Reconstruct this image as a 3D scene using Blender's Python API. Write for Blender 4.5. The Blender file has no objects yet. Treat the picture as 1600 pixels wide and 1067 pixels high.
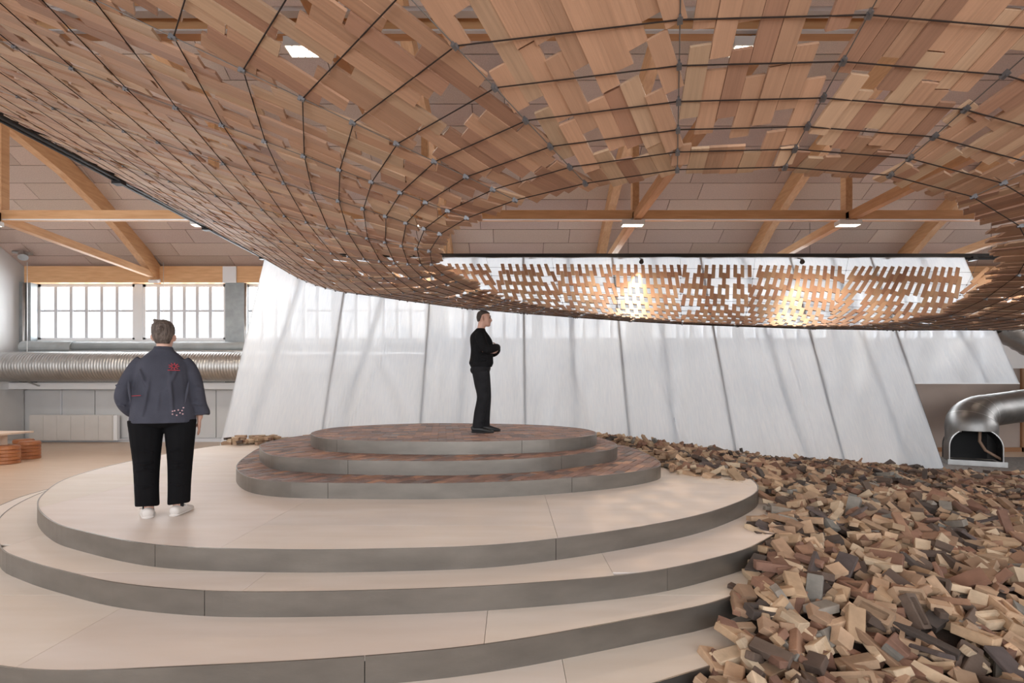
import bpy, bmesh, math, random
import numpy as np
from mathutils import Vector, Matrix, noise
random.seed(7); np.random.seed(7)
PI = math.pi
SC = bpy.context.scene
COL = SC.collection
V = Vector

# ------------------------------------------------------------------ camera
CAMZ = 1.78
cam = bpy.data.cameras.new('camera')
cam.sensor_width = 36; cam.lens = 36 * 760 / 1600
cam.shift_y = (607 - 533.5) / 1600
cam.clip_start = 0.05; cam.clip_end = 200
camo = bpy.data.objects.new('camera', cam); COL.objects.link(camo)
camo.location = (0, 0, CAMZ); camo.rotation_euler = (PI / 2, 0, 0)
SC.camera = camo
SC.view_settings.view_transform = 'Standard'
SC.view_settings.look = 'None'
SC.view_settings.gamma = 1
SC.view_settings.use_curve_mapping = False
SC.view_settings.exposure = -0.1

# ------------------------------------------------------------------ sky and lights
w = bpy.data.worlds.new('world'); SC.world = w; w.use_nodes = True
bg = w.node_tree.nodes['Background']
bg.inputs[0].default_value = (0.93, 0.96, 1.0, 1); bg.inputs[1].default_value = 2.2

def area(name, loc, rot, sx, sy, power, color=(1, 1, 1)):
    l = bpy.data.lights.new(name, 'AREA'); l.shape = 'RECTANGLE'; l.size = sx; l.size_y = sy
    l.energy = power; l.color = color
    o = bpy.data.objects.new(name, l); COL.objects.link(o); o.location = loc; o.rotation_euler = rot
    return o
ROOM_X0, ROOM_X1, ROOM_Y0, ROOM_Y1 = -16.3, 20.0, -5.7, 16.3
# daylight through the window band of the back wall and of the wall behind the camera
area('daylight_back_windows', (2.0, 16.9, 4.5), (-PI / 2, 0, 0), 35.6, 2.4, 2900, (0.93, 0.97, 1.0))
area('daylight_front_windows', (0.0, -5.9, 3.4), (PI / 2, 0, 0), 30, 4.2, 1300, (0.96, 0.98, 1.0))
area('fill_gable_left', (-16.1, 1.5, 4.6), (0, -PI / 2, 0), 4.0, 11, 520, (0.96, 0.98, 1.0))  # added fill for ceiling and canopy; this gable has no window
area('fill_gable_right', (19.8, 4.0, 4.6), (0, PI / 2, 0), 4.0, 14, 620, (0.96, 0.98, 1.0))  # added fill from the right, likewise without a window

# ------------------------------------------------------------------ materials
def nodes(m):
    return m.node_tree.nodes, m.node_tree.links
def mat(name, col, rough=0.6, metal=0.0, var=0.0, scale=4.0, stretch=(1, 1, 1), bump=0.0, bscale=None,
        tint=None, coord='Object', detail=5, spec=0.5, col2=None):
    m = bpy.data.materials.new(name); m.use_nodes = True
    N, L = nodes(m); b = N['Principled BSDF']
    b.inputs['Roughness'].default_value = rough; b.inputs['Metallic'].default_value = metal
    b.inputs['Specular IOR Level'].default_value = spec
    tc = N.new('ShaderNodeTexCoord'); mp = N.new('ShaderNodeMapping')
    mp.inputs['Scale'].default_value = stretch
    L.new(tc.outputs[coord], mp.inputs[0])
    base = None
    if var > 0 or col2:
        nz = N.new('ShaderNodeTexNoise'); nz.inputs['Scale'].default_value = scale; nz.inputs['Detail'].default_value = detail
        L.new(mp.outputs[0], nz.inputs['Vector'])
        cr = N.new('ShaderNodeValToRGB'); cr.color_ramp.elements[0].position = 0.3; cr.color_ramp.elements[1].position = 0.7
        c2 = col2 or tuple(min(1, c * (1 + var)) for c in col)
        c1 = tuple(c * (1 - var) for c in col) if not col2 else col
        cr.color_ramp.elements[0].color = (*c1, 1); cr.color_ramp.elements[1].color = (*c2, 1)
        L.new(nz.outputs[0], cr.inputs[0]); base = cr.outputs[0]
    if tint:
        if tint == 'object':
            t = N.new('ShaderNodeObjectInfo'); to = t.outputs['Color']
        else:
            t = N.new('ShaderNodeAttribute'); t.attribute_name = 'tint'; to = t.outputs['Color']
        mx = N.new('ShaderNodeMix'); mx.data_type = 'RGBA'; mx.blend_type = 'MULTIPLY'; mx.inputs[0].default_value = 1
        if base is None:
            mx.inputs[6].default_value = (*col, 1)
        else: L.new(base, mx.inputs[6])
        L.new(to, mx.inputs[7]); base = mx.outputs[2]
    if base is None: b.inputs['Base Color'].default_value = (*col, 1)
    else: L.new(base, b.inputs['Base Color'])
    if bump > 0:
        n2 = N.new('ShaderNodeTexNoise'); n2.inputs['Scale'].default_value = bscale or scale * 3; n2.inputs['Detail'].default_value = 6
        L.new(mp.outputs[0], n2.inputs['Vector'])
        bp = N.new('ShaderNodeBump'); bp.inputs['Strength'].default_value = bump; bp.inputs['Distance'].default_value = 0.01
        L.new(n2.outputs[0], bp.inputs['Height']); L.new(bp.outputs[0], b.inputs['Normal'])
    return m
M = {}
M['slat_o'] = mat('slat_wood', (0.95, 0.95, 0.95), 0.55, var=0.16, scale=3.2, stretch=(0.7, 22, 1), coord='UV', tint='object', bump=0.15)
M['slat_j'] = mat('slat_wood_joined', (0.95, 0.95, 0.95), 0.55, var=0.16, scale=3.2, stretch=(0.7, 22, 1), coord='UV', tint='attr', bump=0.15)
M['brick_o'] = mat('brick_clay', (0.98, 0.98, 0.98), 0.92, var=0.26, scale=14, tint='object', bump=0.3, bscale=60)
M['brick_j'] = mat('brick_clay_joined', (0.95, 0.95, 0.95), 0.92, var=0.28, scale=9, tint='attr', bump=0.2, bscale=60)
M['paver'] = mat('paver_clay', (0.95, 0.95, 0.95), 0.6, var=0.2, scale=7, tint='object', bump=0.4, bscale=50)
M['paver_j'] = mat('paver_clay_joined', (0.95, 0.95, 0.95), 0.6, var=0.2, scale=7, tint='attr', bump=0.4, bscale=50)
M['ply'] = mat('birch_ply', (0.79, 0.715, 0.65), 0.5, scale=1.1, stretch=(1.2, 6, 1), col2=(0.73, 0.645, 0.565), tint='object', detail=8)
M['steel_band'] = mat('raw_steel_band', (0.205, 0.188, 0.168), 0.38, metal=0.75, var=0.14, scale=2.5, stretch=(1, 1, 3), bump=0.05, bscale=40)
M['glulam'] = mat('glulam', (0.66, 0.385, 0.20), 0.55, scale=2.0, stretch=(9, 1.2, 9), col2=(0.53, 0.285, 0.135), detail=7)
M['glulam_x'] = mat('glulam_lengthwise', (0.76, 0.46, 0.24), 0.55, scale=2.0, stretch=(1.0, 9, 9), col2=(0.64, 0.355, 0.17), detail=7)
M['panel'] = mat('wood_wool_panel', (0.60, 0.475, 0.41), 0.95, scale=45, col2=(0.47, 0.37, 0.315), tint='object', bump=0.5, bscale=90)
M['joint'] = mat('dark_joint', (0.10, 0.065, 0.05), 0.9)
M['white_wall'] = mat('white_paint', (0.74, 0.75, 0.76), 0.6, var=0.03, scale=1)
M['grey_panel'] = mat('grey_white_panel', (0.56, 0.57, 0.58), 0.45, var=0.04, scale=1.5, tint='object')
M['skirt'] = mat('brown_skirting', (0.26, 0.12, 0.05), 0.6)
M['beige_wall'] = mat('beige_panel', (0.33, 0.265, 0.23), 0.7, var=0.06, scale=1.2)
M['floorwood'] = mat('floor_wood', (0.62, 0.48, 0.37), 0.32, scale=1.2, stretch=(1, 14, 1), col2=(0.52, 0.38, 0.27), detail=8)
M['gravel'] = mat('cobble_ground', (0.27, 0.245, 0.225), 0.9, scale=22, col2=(0.12, 0.105, 0.095), bump=0.8, bscale=26)
M['galv'] = mat('galvanised_steel', (0.47, 0.47, 0.465), 0.38, metal=0.9, var=0.12, scale=5, bump=0.04)
M['galv_dark'] = mat('dark_galvanised_steel', (0.24, 0.235, 0.23), 0.40, metal=0.95, var=0.2, scale=3)
M['insul'] = mat('grey_insulation', (0.36, 0.39, 0.40), 0.55, metal=0.2, var=0.1, scale=3)
M['column'] = mat('zinc_column', (0.30, 0.33, 0.345), 0.5, metal=0.4, var=0.15, scale=4)
M['black_metal'] = mat('black_metal', (0.018, 0.019, 0.021), 0.4, metal=0.3)
M['dark'] = mat('duct_inside', (0.012, 0.012, 0.013), 0.8)
M['cable'] = mat('dark_cable', (0.018, 0.010, 0.007), 0.7, spec=.2)
M['wire'] = mat('steel_wire', (0.16, 0.15, 0.14), 0.4, metal=0.8)
M['clamp'] = mat('clamp_metal', (0.20, 0.20, 0.21), 0.4, metal=0.8)
M['rubble'] = mat('rubble_shade_bed', (0.05, 0.033, 0.024), 0.95, var=0.4, scale=12, bump=0.8, bscale=20)  # darkened so the shadow between the bricks is in its colour
M['mortar'] = mat('dark_sand_bed', (0.045, 0.035, 0.03), 0.95)
M['frame_white'] = mat('white_frame', (0.78, 0.79, 0.81), 0.45)
M['frame_grey'] = mat('grey_frame', (0.60, 0.62, 0.66), 0.45)
M['lamp_white'] = mat('lamp_housing', (0.75, 0.75, 0.74), 0.4)
M['skin'] = mat('skin', (0.56, 0.33, 0.25), 0.5, var=0.06, scale=8)
M['hair_grey'] = mat('greying_hair', (0.05, 0.036, 0.03), 0.75, scale=50, stretch=(1, 1, 0.3), col2=(0.14, 0.108, 0.09), bump=0.9, bscale=90)
M['hair_dark'] = mat('cropped_dark_hair', (0.055, 0.042, 0.035), 0.8, var=0.3, scale=80)
M['jacket'] = mat('slate_jacket', (0.056, 0.058, 0.076), 0.85, spec=0.12, var=0.12, scale=6, bump=0.5, bscale=14)
M['black_cloth'] = mat('black_trousers', (0.006, 0.006, 0.007), 0.9, spec=0.12, var=0.2, scale=8, bump=0.4, bscale=10)
M['black_knit'] = mat('black_knit', (0.010, 0.010, 0.011), 0.9, spec=0.12, var=0.2, scale=12, bump=0.6, bscale=16)
M['dark_denim'] = mat('dark_denim', (0.017, 0.017, 0.019), 0.85, spec=0.12, var=0.2, scale=10, bump=0.5, bscale=12)
M['shoe_white'] = mat('white_shoe', (0.62, 0.58, 0.55), 0.5)
M['shoe_black'] = mat('black_shoe', (0.012, 0.012, 0.013), 0.5)
M['sock'] = mat('dark_sock', (0.01, 0.01, 0.012), 0.9)
M['red_thread'] = mat('red_thread', (0.32, 0.035, 0.05), 0.8)
M['pink_thread'] = mat('pink_thread', (0.62, 0.40, 0.42), 0.8)
M['eye'] = mat('eye', (0.05, 0.03, 0.025), 0.2)
M['lip'] = mat('lip', (0.38, 0.17, 0.14), 0.5)
M['stool'] = mat('stool_wood', (0.46, 0.185, 0.07), 0.4, scale=3, stretch=(1, 1, 9), col2=(0.27, 0.085, 0.03))
M['table'] = mat('table_ply', (0.62, 0.48, 0.38), 0.5, var=0.08, scale=2, stretch=(1, 8, 1))
M['radiator'] = mat('radiator_enamel', (0.60, 0.58, 0.56), 0.4, var=0.04, scale=3)
M['hose'] = mat('clay_pipe', (0.30, 0.19, 0.13), 0.6)
M['seam'] = mat('curtain_batten', (0.10, 0.105, 0.115), 0.7)

def emit(name, col, s):
    m = bpy.data.materials.new(name); m.use_nodes = True; N, L = nodes(m)
    b = N['Principled BSDF']; b.inputs['Emission Color'].default_value = (*col, 1); b.inputs['Emission Strength'].default_value = s
    return m
M['lamp_glow'] = emit('lamp_diffuser', (1, 0.86, 0.70), 6)
def glass():
    m = bpy.data.materials.new('window_glass'); m.use_nodes = True; N, L = nodes(m); N.remove(N['Principled BSDF'])
    t = N.new('ShaderNodeBsdfTransparent'); g = N.new('ShaderNodeBsdfGlossy'); g.inputs['Roughness'].default_value = 0.02
    lw = N.new('ShaderNodeLayerWeight'); fr = N.new('ShaderNodeMath'); fr.operation = 'POWER'; fr.inputs[1].default_value = 4; L.new(lw.outputs['Facing'], fr.inputs[0]); mx = N.new('ShaderNodeMixShader')
    L.new(fr.outputs[0], mx.inputs[0]); L.new(t.outputs[0], mx.inputs[1]); L.new(g.outputs[0], mx.inputs[2])
    L.new(mx.outputs[0], N['Material Output'].inputs[0]); return m
M['glass'] = glass()
def curtain_mat():
    m = bpy.data.materials.new('scaffold_gauze'); m.use_nodes = True; N, L = nodes(m); N.remove(N['Principled BSDF'])
    tc = N.new('ShaderNodeTexCoord'); mp = N.new('ShaderNodeMapping'); mp.inputs['Scale'].default_value = (12, 1, 1.2)
    nz = N.new('ShaderNodeTexNoise'); nz.inputs['Scale'].default_value = 3; nz.inputs['Detail'].default_value = 6
    L.new(tc.outputs['Object'], mp.inputs[0]); L.new(mp.outputs[0], nz.inputs['Vector'])
    cr = N.new('ShaderNodeValToRGB'); cr.color_ramp.elements[0].color = (0.77, 0.81, 0.86, 1); cr.color_ramp.elements[1].color = (0.85, 0.875, 0.905, 1)
    cr.color_ramp.elements[0].position = 0.3; cr.color_ramp.elements[1].position = 0.7
    L.new(nz.outputs[0], cr.inputs[0])
    d = N.new('ShaderNodeBsdfDiffuse'); t = N.new('ShaderNodeBsdfTranslucent'); tr = N.new('ShaderNodeBsdfTransparent')
    L.new(cr.outputs[0], d.inputs[0]); L.new(cr.outputs[0], t.inputs[0])
    a = N.new('ShaderNodeMixShader'); a.inputs[0].default_value = 0.58
    L.new(d.outputs[0], a.inputs[1]); L.new(t.outputs[0], a.inputs[2])
    b = N.new('ShaderNodeMixShader'); b.inputs[0].default_value = 0.10
    L.new(a.outputs[0], b.inputs[1]); L.new(tr.outputs[0], b.inputs[2])
    L.new(b.outputs[0], N['Material Output'].inputs[0]); return m
M['curtain'] = curtain_mat()
M['fold_shade'] = curtain_mat(); M['fold_shade'].name = 'folded_gauze_shade'  # darker gauze: doubled cloth, with fold and column shadows put into the colour
M['fold_shade'].node_tree.nodes['Mix Shader.001'].inputs[0].default_value = 0.12
for e_, c_ in zip(M['fold_shade'].node_tree.nodes['Color Ramp'].color_ramp.elements, ((.40, .43, .47, 1), (.50, .53, .57, 1))): e_.color = c_

# ------------------------------------------------------------------ helpers
def link(name, me, m, parent=None):
    o = bpy.data.objects.new(name, me); COL.objects.link(o)
    if m is not None and len(me.materials) == 0: me.materials.append(m)
    if parent: o.parent = parent
    return o
def obj(name, bm, m, parent=None, smooth=False):
    me = bpy.data.meshes.new(name); bm.to_mesh(me); bm.free()
    if smooth: me.shade_smooth()
    return link(name, me, m, parent)
def thing(name, label, cat, loc=(0, 0, 0), rz=0, group=None):
    o = bpy.data.objects.new(name, None); COL.objects.link(o); o.location = loc; o.rotation_euler = (0, 0, rz)
    o.empty_display_size = 0.1
    tag(o, label, cat, group); return o
def tag(o, label, cat, group=None):
    o['label'] = label; o['category'] = cat
    if group: o['group'] = group
    return o
def struct(name, bm, m, parent=None, label=None, cat=None):
    o = obj(name, bm, m, parent)
    if parent is None:
        o['kind'] = 'structure'; o['label'] = label; o['category'] = cat
    return o
def box(bm, x0, x1, y0, y1, z0, z1):
    vs = [bm.verts.new(p) for p in ((x0,y0,z0),(x1,y0,z0),(x1,y1,z0),(x0,y1,z0),(x0,y0,z1),(x1,y0,z1),(x1,y1,z1),(x0,y1,z1))]
    for f in ((3,2,1,0),(4,5,6,7),(0,1,5,4),(1,2,6,5),(2,3,7,6),(3,0,4,7)): bm.faces.new([vs[i] for i in f])
    return vs
def NB(): return bmesh.new()
def boxm(x0, x1, y0, y1, z0, z1):
    b = NB(); box(b, x0, x1, y0, y1, z0, z1); return b
def orient_box(bm, c, X, Y, Z, hx, hy, hz):
    vs = []
    for sz in (-1, 1):
        for sx, sy in ((-1,-1),(1,-1),(1,1),(-1,1)):
            vs.append(bm.verts.new(c + X*hx*sx + Y*hy*sy + Z*hz*sz))
    for f in ((3,2,1,0),(4,5,6,7),(0,1,5,4),(1,2,6,5),(2,3,7,6),(3,0,4,7)): bm.faces.new([vs[i] for i in f])
def bar(bm, a, b, w_, h_, up=(0, 0, 1)):
    a = V(a); b = V(b); X = (b - a).normalized(); U = V(up)
    Y = U.cross(X).normalized(); Z = X.cross(Y)
    orient_box(bm, (a + b) / 2, X, Y, Z, (b - a).length / 2, w_ / 2, h_ / 2)
def tube(bm, pts, r, n=8, cap=True, up=(0, 0, 1)):
    pts = [V(p) for p in pts]; rs = r if isinstance(r, (list, tuple)) else [r] * len(pts)
    rings = []; U = V(up); prev = None
    for i, p in enumerate(pts):
        T = (pts[min(i+1, len(pts)-1)] - pts[max(i-1, 0)]).normalized()
        if prev is None:
            A = U.cross(T)
            if A.length < 1e-3: A = V((1, 0, 0)).cross(T)
            A.normalize()
        else:
            A = (prev - T * prev.dot(T)).normalized()
        prev = A; B = T.cross(A)
        rr = rs[i]; ra, rb = rr if isinstance(rr, tuple) else (rr, rr)
        rings.append([bm.verts.new(p + A * ra * math.cos(2*PI*k/n) + B * rb * math.sin(2*PI*k/n)) for k in range(n)])
    for a, b in zip(rings, rings[1:]):
        for k in range(n): bm.faces.new((a[k], a[(k+1) % n], b[(k+1) % n], b[k]))
    if cap:
        bm.faces.new(rings[0][::-1]); bm.faces.new(rings[-1])
    return rings
def prism(poly, z0, z1, bm=None):
    bm = bm or NB()
    lo = [bm.verts.new((x, y, z0)) for x, y in poly]; hi = [bm.verts.new((x, y, z1)) for x, y in poly]
    n = len(poly)
    bm.faces.new(hi); bm.faces.new(lo[::-1])
    for i in range(n): bm.faces.new((lo[i], lo[(i+1) % n], hi[(i+1) % n], hi[i]))
    return bm
def catmull(P, n=8):
    out = []; N_ = len(P)
    for i in range(N_):
        p0, p1, p2, p3 = (np.array(P[(i + k) % N_], float) for k in (-1, 0, 1, 2))
        for j in range(n):
            t = j / n
            out.append(0.5 * (2*p1 + (p2-p0)*t + (2*p0-5*p1+4*p2-p3)*t*t + (-p0+3*p1-3*p2+p3)*t**3))
    return out
def hull(P):
    P = sorted({(round(float(p[0]), 4), round(float(p[1]), 4)) for p in P})
    def half(Q):
        h = []
        for p in Q:
            while len(h) > 1 and (h[-1][0]-h[-2][0])*(p[1]-h[-2][1]) - (h[-1][1]-h[-2][1])*(p[0]-h[-2][0]) <= 0: h.pop()
            h.append(p)
        return h
    a = half(P); b = half(P[::-1]); return a[:-1] + b[:-1]      # counter-clockwise
def clip(poly, conv):
    out = poly
    for i in range(len(conv)):
        a = conv[i]; b = conv[(i+1) % len(conv)]
        if not out: return []
        inp = out; out = []
        d = lambda p: (b[0]-a[0])*(p[1]-a[1]) - (b[1]-a[1])*(p[0]-a[0])
        for j in range(len(inp)):
            p = inp[j]; q = inp[(j+1) % len(inp)]; dp, dq = d(p), d(q)
            if dp >= 0: out.append(p)
            if (dp >= 0) != (dq >= 0):
                t = dp / (dp - dq); out.append((p[0]+(q[0]-p[0])*t, p[1]+(q[1]-p[1])*t))
    r = []
    for p in out:
        if not r or math.hypot(p[0]-r[-1][0], p[1]-r[-1][1]) > 1e-4: r.append(p)
    if len(r) > 1 and math.hypot(r[0][0]-r[-1][0], r[0][1]-r[-1][1]) <= 1e-4: r.pop()
    return r if len(r) > 2 else []
def area2(p): return abs(sum(p[i][0]*p[(i+1) % len(p)][1]-p[(i+1) % len(p)][0]*p[i][1] for i in range(len(p)))) / 2
def inside(p, conv, m=0.0):
    for i in range(len(conv)):
        a = conv[i]; b = conv[(i+1) % len(conv)]; L_ = math.hypot(b[0]-a[0], b[1]-a[1])
        if ((b[0]-a[0])*(p[1]-a[1]) - (b[1]-a[1])*(p[0]-a[0])) / L_ < m: return False
    return True
def px(p):
    return 800 + 760*p[0]/p[1], 607 - 760*(p[2]-CAMZ)/p[1]
def inframe(p, m=0):
    if p[1] < 0.3: return False
    x, y = px(p); return -m < x < 1600+m and -m < y < 1067+m
def joined(name, verts, quads, tints, m, parent=None, uvs=None):
    """verts (n,3), quads (f,4), tints per face (f,3)"""
    me = bpy.data.meshes.new(name); nv = len(verts); nf = len(quads)
    me.vertices.add(nv); me.vertices.foreach_set('co', np.asarray(verts, np.float32).ravel())
    me.loops.add(nf*4); me.loops.foreach_set('vertex_index', np.asarray(quads, np.int32).ravel())
    me.polygons.add(nf); me.polygons.foreach_set('loop_start', np.arange(0, nf*4, 4, dtype=np.int32))
    me.update(calc_edges=True)
    if tints is not None:
        a = me.attributes.new('tint', 'FLOAT_COLOR', 'CORNER')
        c = np.ones((nf, 4, 4), np.float32); c[:, :, :3] = np.asarray(tints)[:, None, :]
        a.data.foreach_set('color', c.ravel())
    if uvs is not None:
        u = me.uv_layers.new(name='UVMap'); u.data.foreach_set('uv', np.asarray(uvs, np.float32).ravel())
    me.validate(); me.shade_flat()
    return link(name, me, m, parent)

# ------------------------------------------------------------------ room shell
RT = 0.60                                              # roof slope
EZ = 5.84
RIDGE = 5.3
def roofz(y): return EZ + RT * (16.3 - y) if y >= RIDGE else EZ + RT * (y - (2*RIDGE - 16.3))
fl = struct('floor', boxm(ROOM_X0-.2, ROOM_X1+.2, ROOM_Y0-.2, ROOM_Y1+.2, -0.2, 0.0), M['floorwood'], label='pale brown timber floor of the hall running to the back wall', cat='floor')
bm = NB()                                              # cobbled patch at right
prism([(8.2, 8.0), (20, 7.0), (20, 13.0), (13, 12.55), (9.0, 12.4)], 0.0, 0.012, bm)
struct('trim_1', bm, M['gravel'], label='dark cobbled strip of floor at right beyond the brick heap', cat='ground')

# ceiling with wood wool panels
bm = NB()
for (ya, yb) in ((ROOM_Y0, RIDGE), (RIDGE, ROOM_Y1)):
    v = [bm.verts.new(p) for p in ((ROOM_X0-.2, ya, roofz(ya)+.03), (ROOM_X1+.2, ya, roofz(ya)+.03), (ROOM_X1+.2, yb, roofz(yb)+.03), (ROOM_X0-.2, yb, roofz(yb)+.03))]
    u = [bm.verts.new(x.co + V((0, 0, .2))) for x in v]
    bm.faces.new(v[::-1]); bm.faces.new(u)
    for i in range(4): bm.faces.new((v[i], v[(i+1) % 4], u[(i+1) % 4], u[i]))
ceil = struct('ceiling', bm, M['joint'], label='sloping ceiling lined with pale wood wool panels between arched rafters', cat='ceiling')
SL = math.hypot(1, RT); PH = 0.54; PW = 2.36
pm = {}
def ceil_panel_mesh(wd):
    k = round(wd, 3)
    if k not in pm:
        b = boxm(-wd/2+.008, wd/2-.008, -PH/2+.008, PH/2-.008, -0.025, 0.0)
        me = bpy.data.meshes.new('panel'); b.to_mesh(me); b.free(); me.materials.append(M['panel']); pm[k] = me
    return pm[k]
rest_p = NB(); npan = 0
rows = int((16.3 - RIDGE) * SL / PH)
for r in range(rows):
    s = (r + 0.5) * PH; y = 16.3 - s / SL; z = roofz(y)
    off = (r % 2) * PW / 2 + 0.4 * (r % 3)
    x = ROOM_X0 - off
    while x < ROOM_X1:
        a, b_ = max(x, ROOM_X0), min(x + PW, ROOM_X1); x += PW
        if b_ - a < 0.1: continue
        c = ((a + b_)/2, y, z)
        if y > 9.2 and abs(px(c)[0]-800) < 1000 and npan < 295:
            o = bpy.data.objects.new('panel', ceil_panel_mesh(b_ - a)); COL.objects.link(o); o.parent = ceil
            o.location = c; o.rotation_euler = (-math.atan(RT), 0, 0)
            t = random.uniform(0.86, 1.1); o.color = (t, t*random.uniform(.97, 1.01), t*random.uniform(.96, 1.02), 1); npan += 1
        else:
            orient_box(rest_p, V(c) + V((0, 0, -.0125)), V((1, 0, 0)), V((0, 1/SL, -RT/SL)), V((0, RT/SL, 1/SL)), (b_-a)/2-.008, PH/2-.008, .0125)
o = obj('panels', rest_p, M['panel'], ceil); o['kind'] = 'stuff'

# back wall pieces
W = NB(); box(W, ROOM_X0-.2, ROOM_X1+.2, 16.3, 16.6, 0, 3.42); box(W, ROOM_X0-.2, ROOM_X1+.2, 16.3, 16.6, 5.32, 6.1)
wb = struct('wall_back', W, M['white_wall'], label='white back wall below and above the band of windows', cat='wall')
# lower wall panels
for i, (a, b_) in enumerate([(-16.28, -15.05), (-15.02, -13.95), (-13.92, -12.85), (-12.82, -11.7), (-11.67, -10.9), (-10.87, -9.9), (-9.87, -8.7), (-8.67, -7.0)]):
    o = obj('panel', boxm(a, b_, 16.25, 16.3, 0.14, 1.72), M['grey_panel'], wb); t = random.uniform(.93, 1.05); o.color = (t, t, t, 1)
for xx in (-15.04, -7.5): obj('batten', boxm(xx-.02, xx+.02, 16.21, 16.26, 0.1, 1.74), M['frame_grey'], wb)
struct('baseboard_back', boxm(ROOM_X0, ROOM_X1, 16.22, 16.3, 0, 0.12), M['frame_grey'], label='grey skirting along the foot of the back wall', cat='baseboard')
struct('trim_2', boxm(ROOM_X0, ROOM_X1, 15.75, 16.3, 1.76, 1.97), M['white_wall'], label='white ledge running along the back wall under the ducts', cat='ledge')
# header beam over the windows
HB = NB(); box(HB, ROOM_X0+.2, ROOM_X1, 16.05, 16.32, 5.28, 5.82)
hb = struct('trim_3', HB, M['glulam_x'], label='laminated timber header beam over the back windows', cat='beam')
for cx in (-9.3,): obj('cover_plate', boxm(cx-.22, cx+.22, 16.0, 16.05, 5.26, 5.80), M['frame_white'], hb)
# windows of the back wall
wn = 0
def window(x0, x1, npn, n):
    f = NB(); z0, z1 = 3.42, 5.3; y = 16.42
    for a in (x0, x1 - .09): box(f, a, a+.09, y-.05, y+.05, z0, z1)
    box(f, x0, x1, y-.05, y+.05, z0, z0+.07); box(f, x0, x1, y-.05, y+.05, z1-.10, z1)
    o = struct('window_%d' % n, f, M['frame_white'], label='long white framed window band high on the back wall, bay %d from the left wall' % n, cat='window')
    pw = (x1 - x0 - .18) / npn
    for i in range(1, npn):
        obj('mullion', boxm(x0+.09+pw*i-.055, x0+.09+pw*i+.055, y-.06, y+.06, z0+.07, z1-.10), M['frame_grey'], o)
    obj('transom', boxm(x0+.09, x1-.09, y-.035, y+.035, 4.36, 4.43), M['frame_grey'], o)
    for i in range(npn):
        for (za, zb) in ((z0+.07, 4.36), (4.43, z1-.10)):
            obj('pane', boxm(x0+.09+pw*i+.055, x0+.09+pw*(i+1)-.055, y-.006, y+.006, za, zb), M['glass'], o)
    return o
edges = [(-15.95, -12.68), (-12.42, -9.62)]
x = -8.95
while x < 19:
    edges.append((x, x+2.95)); edges.append((x+3.15, x+6.1)); x += 6.75
for i, (a, b_) in enumerate(edges):
    if b_ < ROOM_X1: window(a, b_, 6, i + 1)
# wall strips between windows
P_ = NB(); xs = [ROOM_X0] + [v for e in edges if e[1] < ROOM_X1 for v in e] + [ROOM_X1]
for i in range(0, len(xs), 2):
    if xs[i+1] - xs[i] > 0.01: box(P_, xs[i], xs[i+1], 16.34, 16.55, 3.42, 5.32)
obj('pier', P_, M['frame_white'], wb)
# zinc columns
for j, cx in enumerate((-16.18, -9.28, -2.5, 4.25, 11.0)):
    o = thing('zinc_column', ['grey zinc clad column in the far left corner of the hall', 'broad grey zinc clad column right of the second window', 'grey zinc column behind the gauze left of centre', 'grey zinc column behind the gauze at centre', 'grey zinc column behind the gauze at right'][j], 'column', (cx, 16.17, 0))
    obj('shaft', boxm(-.2 if j else -.1, .42 if j == 1 else .28, -.1, .12, 1.97, 3.3+2.0), M['column'], o)
    b = NB(); xp = .1 if j == 0 else .50 if j == 1 else .34; tube(b, [(xp, -.15, 1.97), (xp, -.15, 5.25)], .045, 10); obj('downpipe', b, M['galv'], o, True)

# side and rear walls
W = NB()
def gable(xa, xb):
    b = NB(); pts = [(ROOM_Y0-.1, 0), (ROOM_Y1+.1, 0), (ROOM_Y1+.1, EZ+.02), (RIDGE, roofz(RIDGE)+.05), (ROOM_Y0-.1, EZ-.6)]
    lo = [b.verts.new((xa, y, z)) for y, z in pts]; hi = [b.verts.new((xb, y, z)) for y, z in pts]
    b.faces.new(lo); b.faces.new(hi[::-1])
    for i in range(5): b.faces.new((lo[i], hi[i], hi[(i+1) % 5], lo[(i+1) % 5]))
    return b
wl = struct('wall_left', gable(ROOM_X0-.2, ROOM_X0), M['white_wall'], label='white gable wall at the far left of the hall', cat='wall')
for a, b_ in ((12.2, 13.5), (13.53, 14.85), (14.88, 16.2)):
    obj('panel', boxm(ROOM_X0, ROOM_X0+.04, a, b_, .1, 1.75), M['grey_panel'], wl)
struct('wall_right', gable(ROOM_X1, ROOM_X1+.2), M['white_wall'], label='white gable wall at the right of the hall', cat='wall')
W = NB(); box(W, ROOM_X0-.2, ROOM_X1+.2, ROOM_Y0-.2, ROOM_Y0, 0, 1.2); box(W, ROOM_X0-.2, -15.2, ROOM_Y0-.2, ROOM_Y0, 1.2, 6); box(W, 15.2, ROOM_X1+.2, ROOM_Y0-.2, ROOM_Y0, 1.2, 6); box(W, -15.2, 15.2, ROOM_Y0-.2, ROOM_Y0, 5.5, 6)
struct('wall_front', W, M['white_wall'], label='white wall with tall glazing behind the camera', cat='wall')
# beige partition behind the curtain at right
pw_ = struct('wall_partition', boxm(10.4, 20, 13.75, 13.9, 0.1, 2.35), M['beige_wall'], label='beige partition wall behind the steel duct at lower right', cat='wall')
obj('post', boxm(14.36, 14.42, 13.70, 13.75, 0.0, 2.35), M['skirt'], pw_)
struct('baseboard_partition', boxm(10.4, 20, 13.70, 13.76, 0, 0.12), M['skirt'], label='orange brown skirting at the foot of the beige partition', cat='baseboard')

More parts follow.
